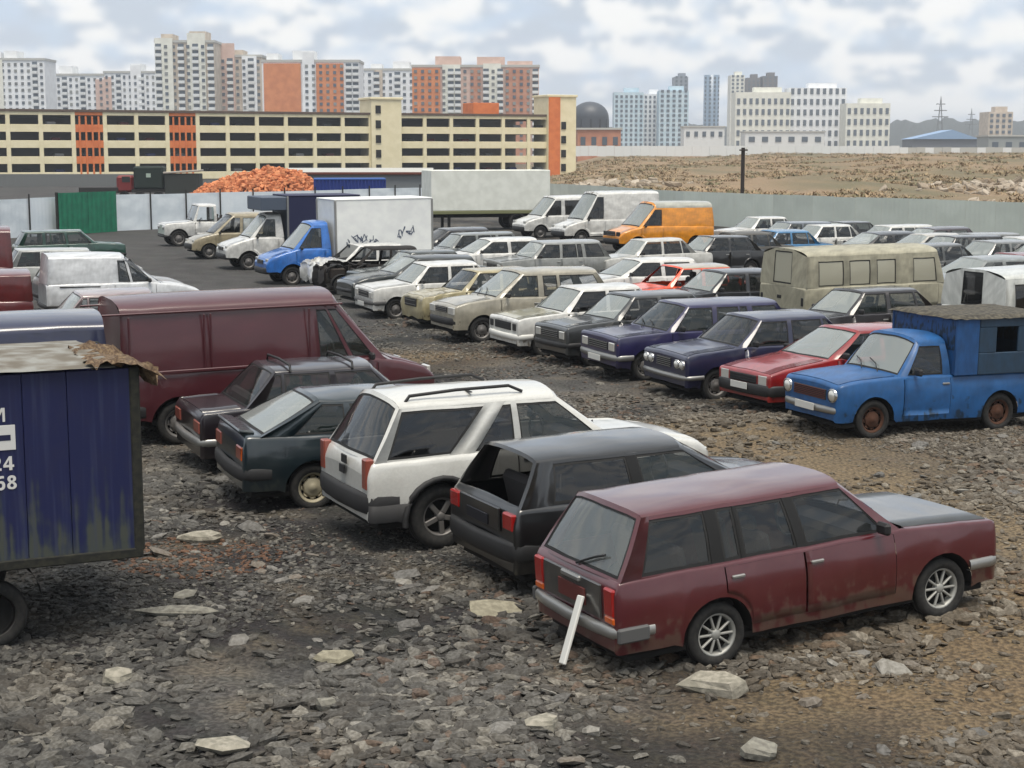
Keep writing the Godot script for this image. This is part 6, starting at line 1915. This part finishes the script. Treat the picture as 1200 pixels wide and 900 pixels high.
	put("hills", done(st), mottled("woods", Color(0.15, 0.17, 0.16), Color(0.24, 0.25, 0.22), 60.0, 1.0, 0.04, 98, 4.0)).set_meta("kind", "structure")

func build_field() -> void:
	# broken concrete tipped along the near edge of the field, and dry scrub over the rest
	var r := RandomNumberGenerator.new()
	r.seed = 15
	var sm: StandardMaterial3D = mats.stone
	var spots := []
	for c in [[905, 100.0, 9.0, 260], [760, 118.0, 7.0, 120], [985, 96.0, 6.0, 160], [1175, 150.0, 8.0, 200], [1090, 118.0, 9.0, 90], [680, 170.0, 10.0, 110]]:
		for k in c[3]:
			var x: float = px_x(c[0], c[1]) + r.randfn(0.0, c[2] * 0.5)
			var z: float = -c[1] + r.randfn(0.0, 4.0)
			if behind_fence(x, z) < 3.0: continue
			spots.append([x, z, r.randf_range(0.25, 0.9) * c[1] / 100.0])
	var mm := MultiMesh.new()
	mm.transform_format = MultiMesh.TRANSFORM_3D
	mm.use_colors = true
	mm.mesh = stone_mesh(310, 0.8)
	mm.instance_count = spots.size()
	for i in spots.size():
		var s: Array = spots[i]
		mm.set_instance_transform(i, Transform3D(Basis.from_euler(Vector3(r.randf_range(-0.6, 0.6), r.randf() * TAU, r.randf_range(-0.6, 0.6))).scaled_local(Vector3(1.3, 1.0, 1.0) * s[2]), Vector3(s[0], terrain(s[0], s[1]) + 0.12, s[1])))
		mm.set_instance_color(i, lin(0.32, 0.25, 0.18).lerp(lin(0.58, 0.51, 0.42), r.randf()))
	var o := MultiMeshInstance3D.new()
	o.name = numbered("field_rubble")
	o.multimesh = mm
	o.material_override = sm
	add_child(o)
	tag(o, "tipped pale rubble heaps along the brown field", "rubble", "", "stuff")
	# scrub: tufts of thin dry blades
	var st := ST(false)
	for k in 16:
		var a := r.randf() * TAU
		var l := Vector3(cos(a), 0, sin(a)) * r.randf_range(0.1, 0.5)
		var q := Vector3(-l.z, 0, l.x) * 0.18
		var f := Vector3(r.randf_range(-0.4, 0.4), 0, r.randf_range(-0.4, 0.4))
		tri(st, f - q, f + q, f + l + Vector3(0, r.randf_range(0.4, 1.0), 0))
	mm = MultiMesh.new()
	mm.transform_format = MultiMesh.TRANSFORM_3D
	mm.use_colors = true
	mm.mesh = done(st)
	var list := []
	for i in 8000:
		var d := r.randf_range(95.0, 345.0)
		var x := px_x(r.randf_range(630.0, 1250.0), d)
		if behind_fence(x, -d) < 8.0: continue
		if n_patch.get_noise_2d(x * 0.5, -d * 0.2) < -0.12 + 0.15 * (1.0 - smoothstep(100.0, 200.0, d)): continue
		list.append(Vector3(x, terrain(x, -d), -d))
	mm.instance_count = list.size()
	for i in list.size():
		var sc := r.randf_range(0.35, 1.0)
		mm.set_instance_transform(i, Transform3D(Basis(Vector3.UP, r.randf() * TAU).scaled_local(Vector3(sc * 1.5, sc * 0.42, sc * 1.5)), list[i]))
		mm.set_instance_color(i, lin(0.22, 0.155, 0.09).lerp(lin(0.36, 0.27, 0.165), r.randf()) if r.randf() < 0.75 else lin(0.15, 0.145, 0.075))
	o = MultiMeshInstance3D.new()
	o.name = numbered("dry_scrub")
	o.multimesh = mm
	var gm := flat("scrub", Color.WHITE, 1.0)
	gm.vertex_color_use_as_albedo = true
	o.material_override = gm
	add_child(o)
	tag(o, "low dry brown scrub growing over the field", "scrub", "", "stuff")

func build_slabs() -> void:
	# single large lumps that stand out in the photograph: [px, py, length, height, depth, turn, tone, label]
	var tones := [mottled("slab_pale", Color(0.47, 0.455, 0.41), Color(0.60, 0.58, 0.53), 0.7, 0.92, 0.03, 41, 5.0), mottled("slab_grey", Color(0.40, 0.39, 0.36), Color(0.52, 0.51, 0.47), 0.7, 0.92, 0.03, 42, 5.0), mottled("slab_ochre", Color(0.44, 0.42, 0.36), Color(0.56, 0.54, 0.47), 0.7, 0.92, 0.03, 43, 5.0)]
	var list := [[236, 637, 0.40, 0.17, 0.18, 0.15, 0, "pale broken block standing on edge near the blue box lorry"], [211, 718, 0.66, 0.11, 0.22, 0.02, 1, "long flat grey concrete slab lying near the blue box lorry"], [216, 697, 0.22, 0.08, 0.14, 0.6, 1, "small pale lump resting behind the long flat slab"],
		[137, 800, 0.26, 0.17, 0.2, 0.9, 0, "squarish pale lump in the open gravel"], [262, 876, 0.34, 0.10, 0.3, 0.4, 0, "flat pale stone with pointed ends in the open gravel"], [577, 716, 0.46, 0.10, 0.34, 0.2, 2, "flat yellowish slab behind the maroon estate's bumper"], [390, 771, 0.33, 0.14, 0.2, 0.1, 2, "rounded ochre block in the middle of the rubble"],
		[838, 812, 0.46, 0.20, 0.32, -0.3, 0, "pale boulder below the maroon estate's rear wheel"], [382, 825, 0.20, 0.14, 0.16, 1.2, 1, "knobbly pale lump near the middle of the gravel"], [636, 858, 0.24, 0.14, 0.2, 0.5, 0, "jagged pale lump on the brown patch"], [532, 862, 0.22, 0.06, 0.15, 0.1, 1, "thin white shard on the gravel"], [958, 577, 0.42, 0.16, 0.3, 0.3, 2, "pale stone beside the maroon estate's hood"], [892, 890, 0.28, 0.14, 0.24, 0.8, 1, "big grey stone at the lower rim of the rubble"]]
	var k := 0
	for l in list:
		var p := at(l[0], l[1], 0.0)
		var st := ST(false)
		var r := RandomNumberGenerator.new()
		r.seed = 900 + k
		var o := put("rubble_block", stone_mesh(900 + k, 0.85), tones[l[6]], self, Vector3(p.x, terrain(p.x, p.z) + l[3] * 0.35, p.z))
		o.basis = (Basis(Vector3.UP, l[5]) * Basis(Vector3(1, 0, 0), r.randf_range(-0.05, 0.3)) * Basis(Vector3(0, 0, 1), r.randf_range(-0.12, 0.12))).scaled_local(Vector3(l[2] * 1.3, l[3] * 1.4, l[4] * 1.5))
		tag(o, l[7], "rubble block")
		k += 1

func _ready() -> void:
	rng.seed = 11
	noise.seed = 4
	noise.frequency = 0.03
	build_camera()
	build_sky()
	build_ground()
	print("ground")
	common_materials()
	build_near_row()
	build_right_rows()
	build_left_group()
	print("near row")
	build_rubble()
	build_slabs()
	build_fences()
	build_yard_beyond()
	build_garage()
	build_town()
	build_field()
	print("rubble")
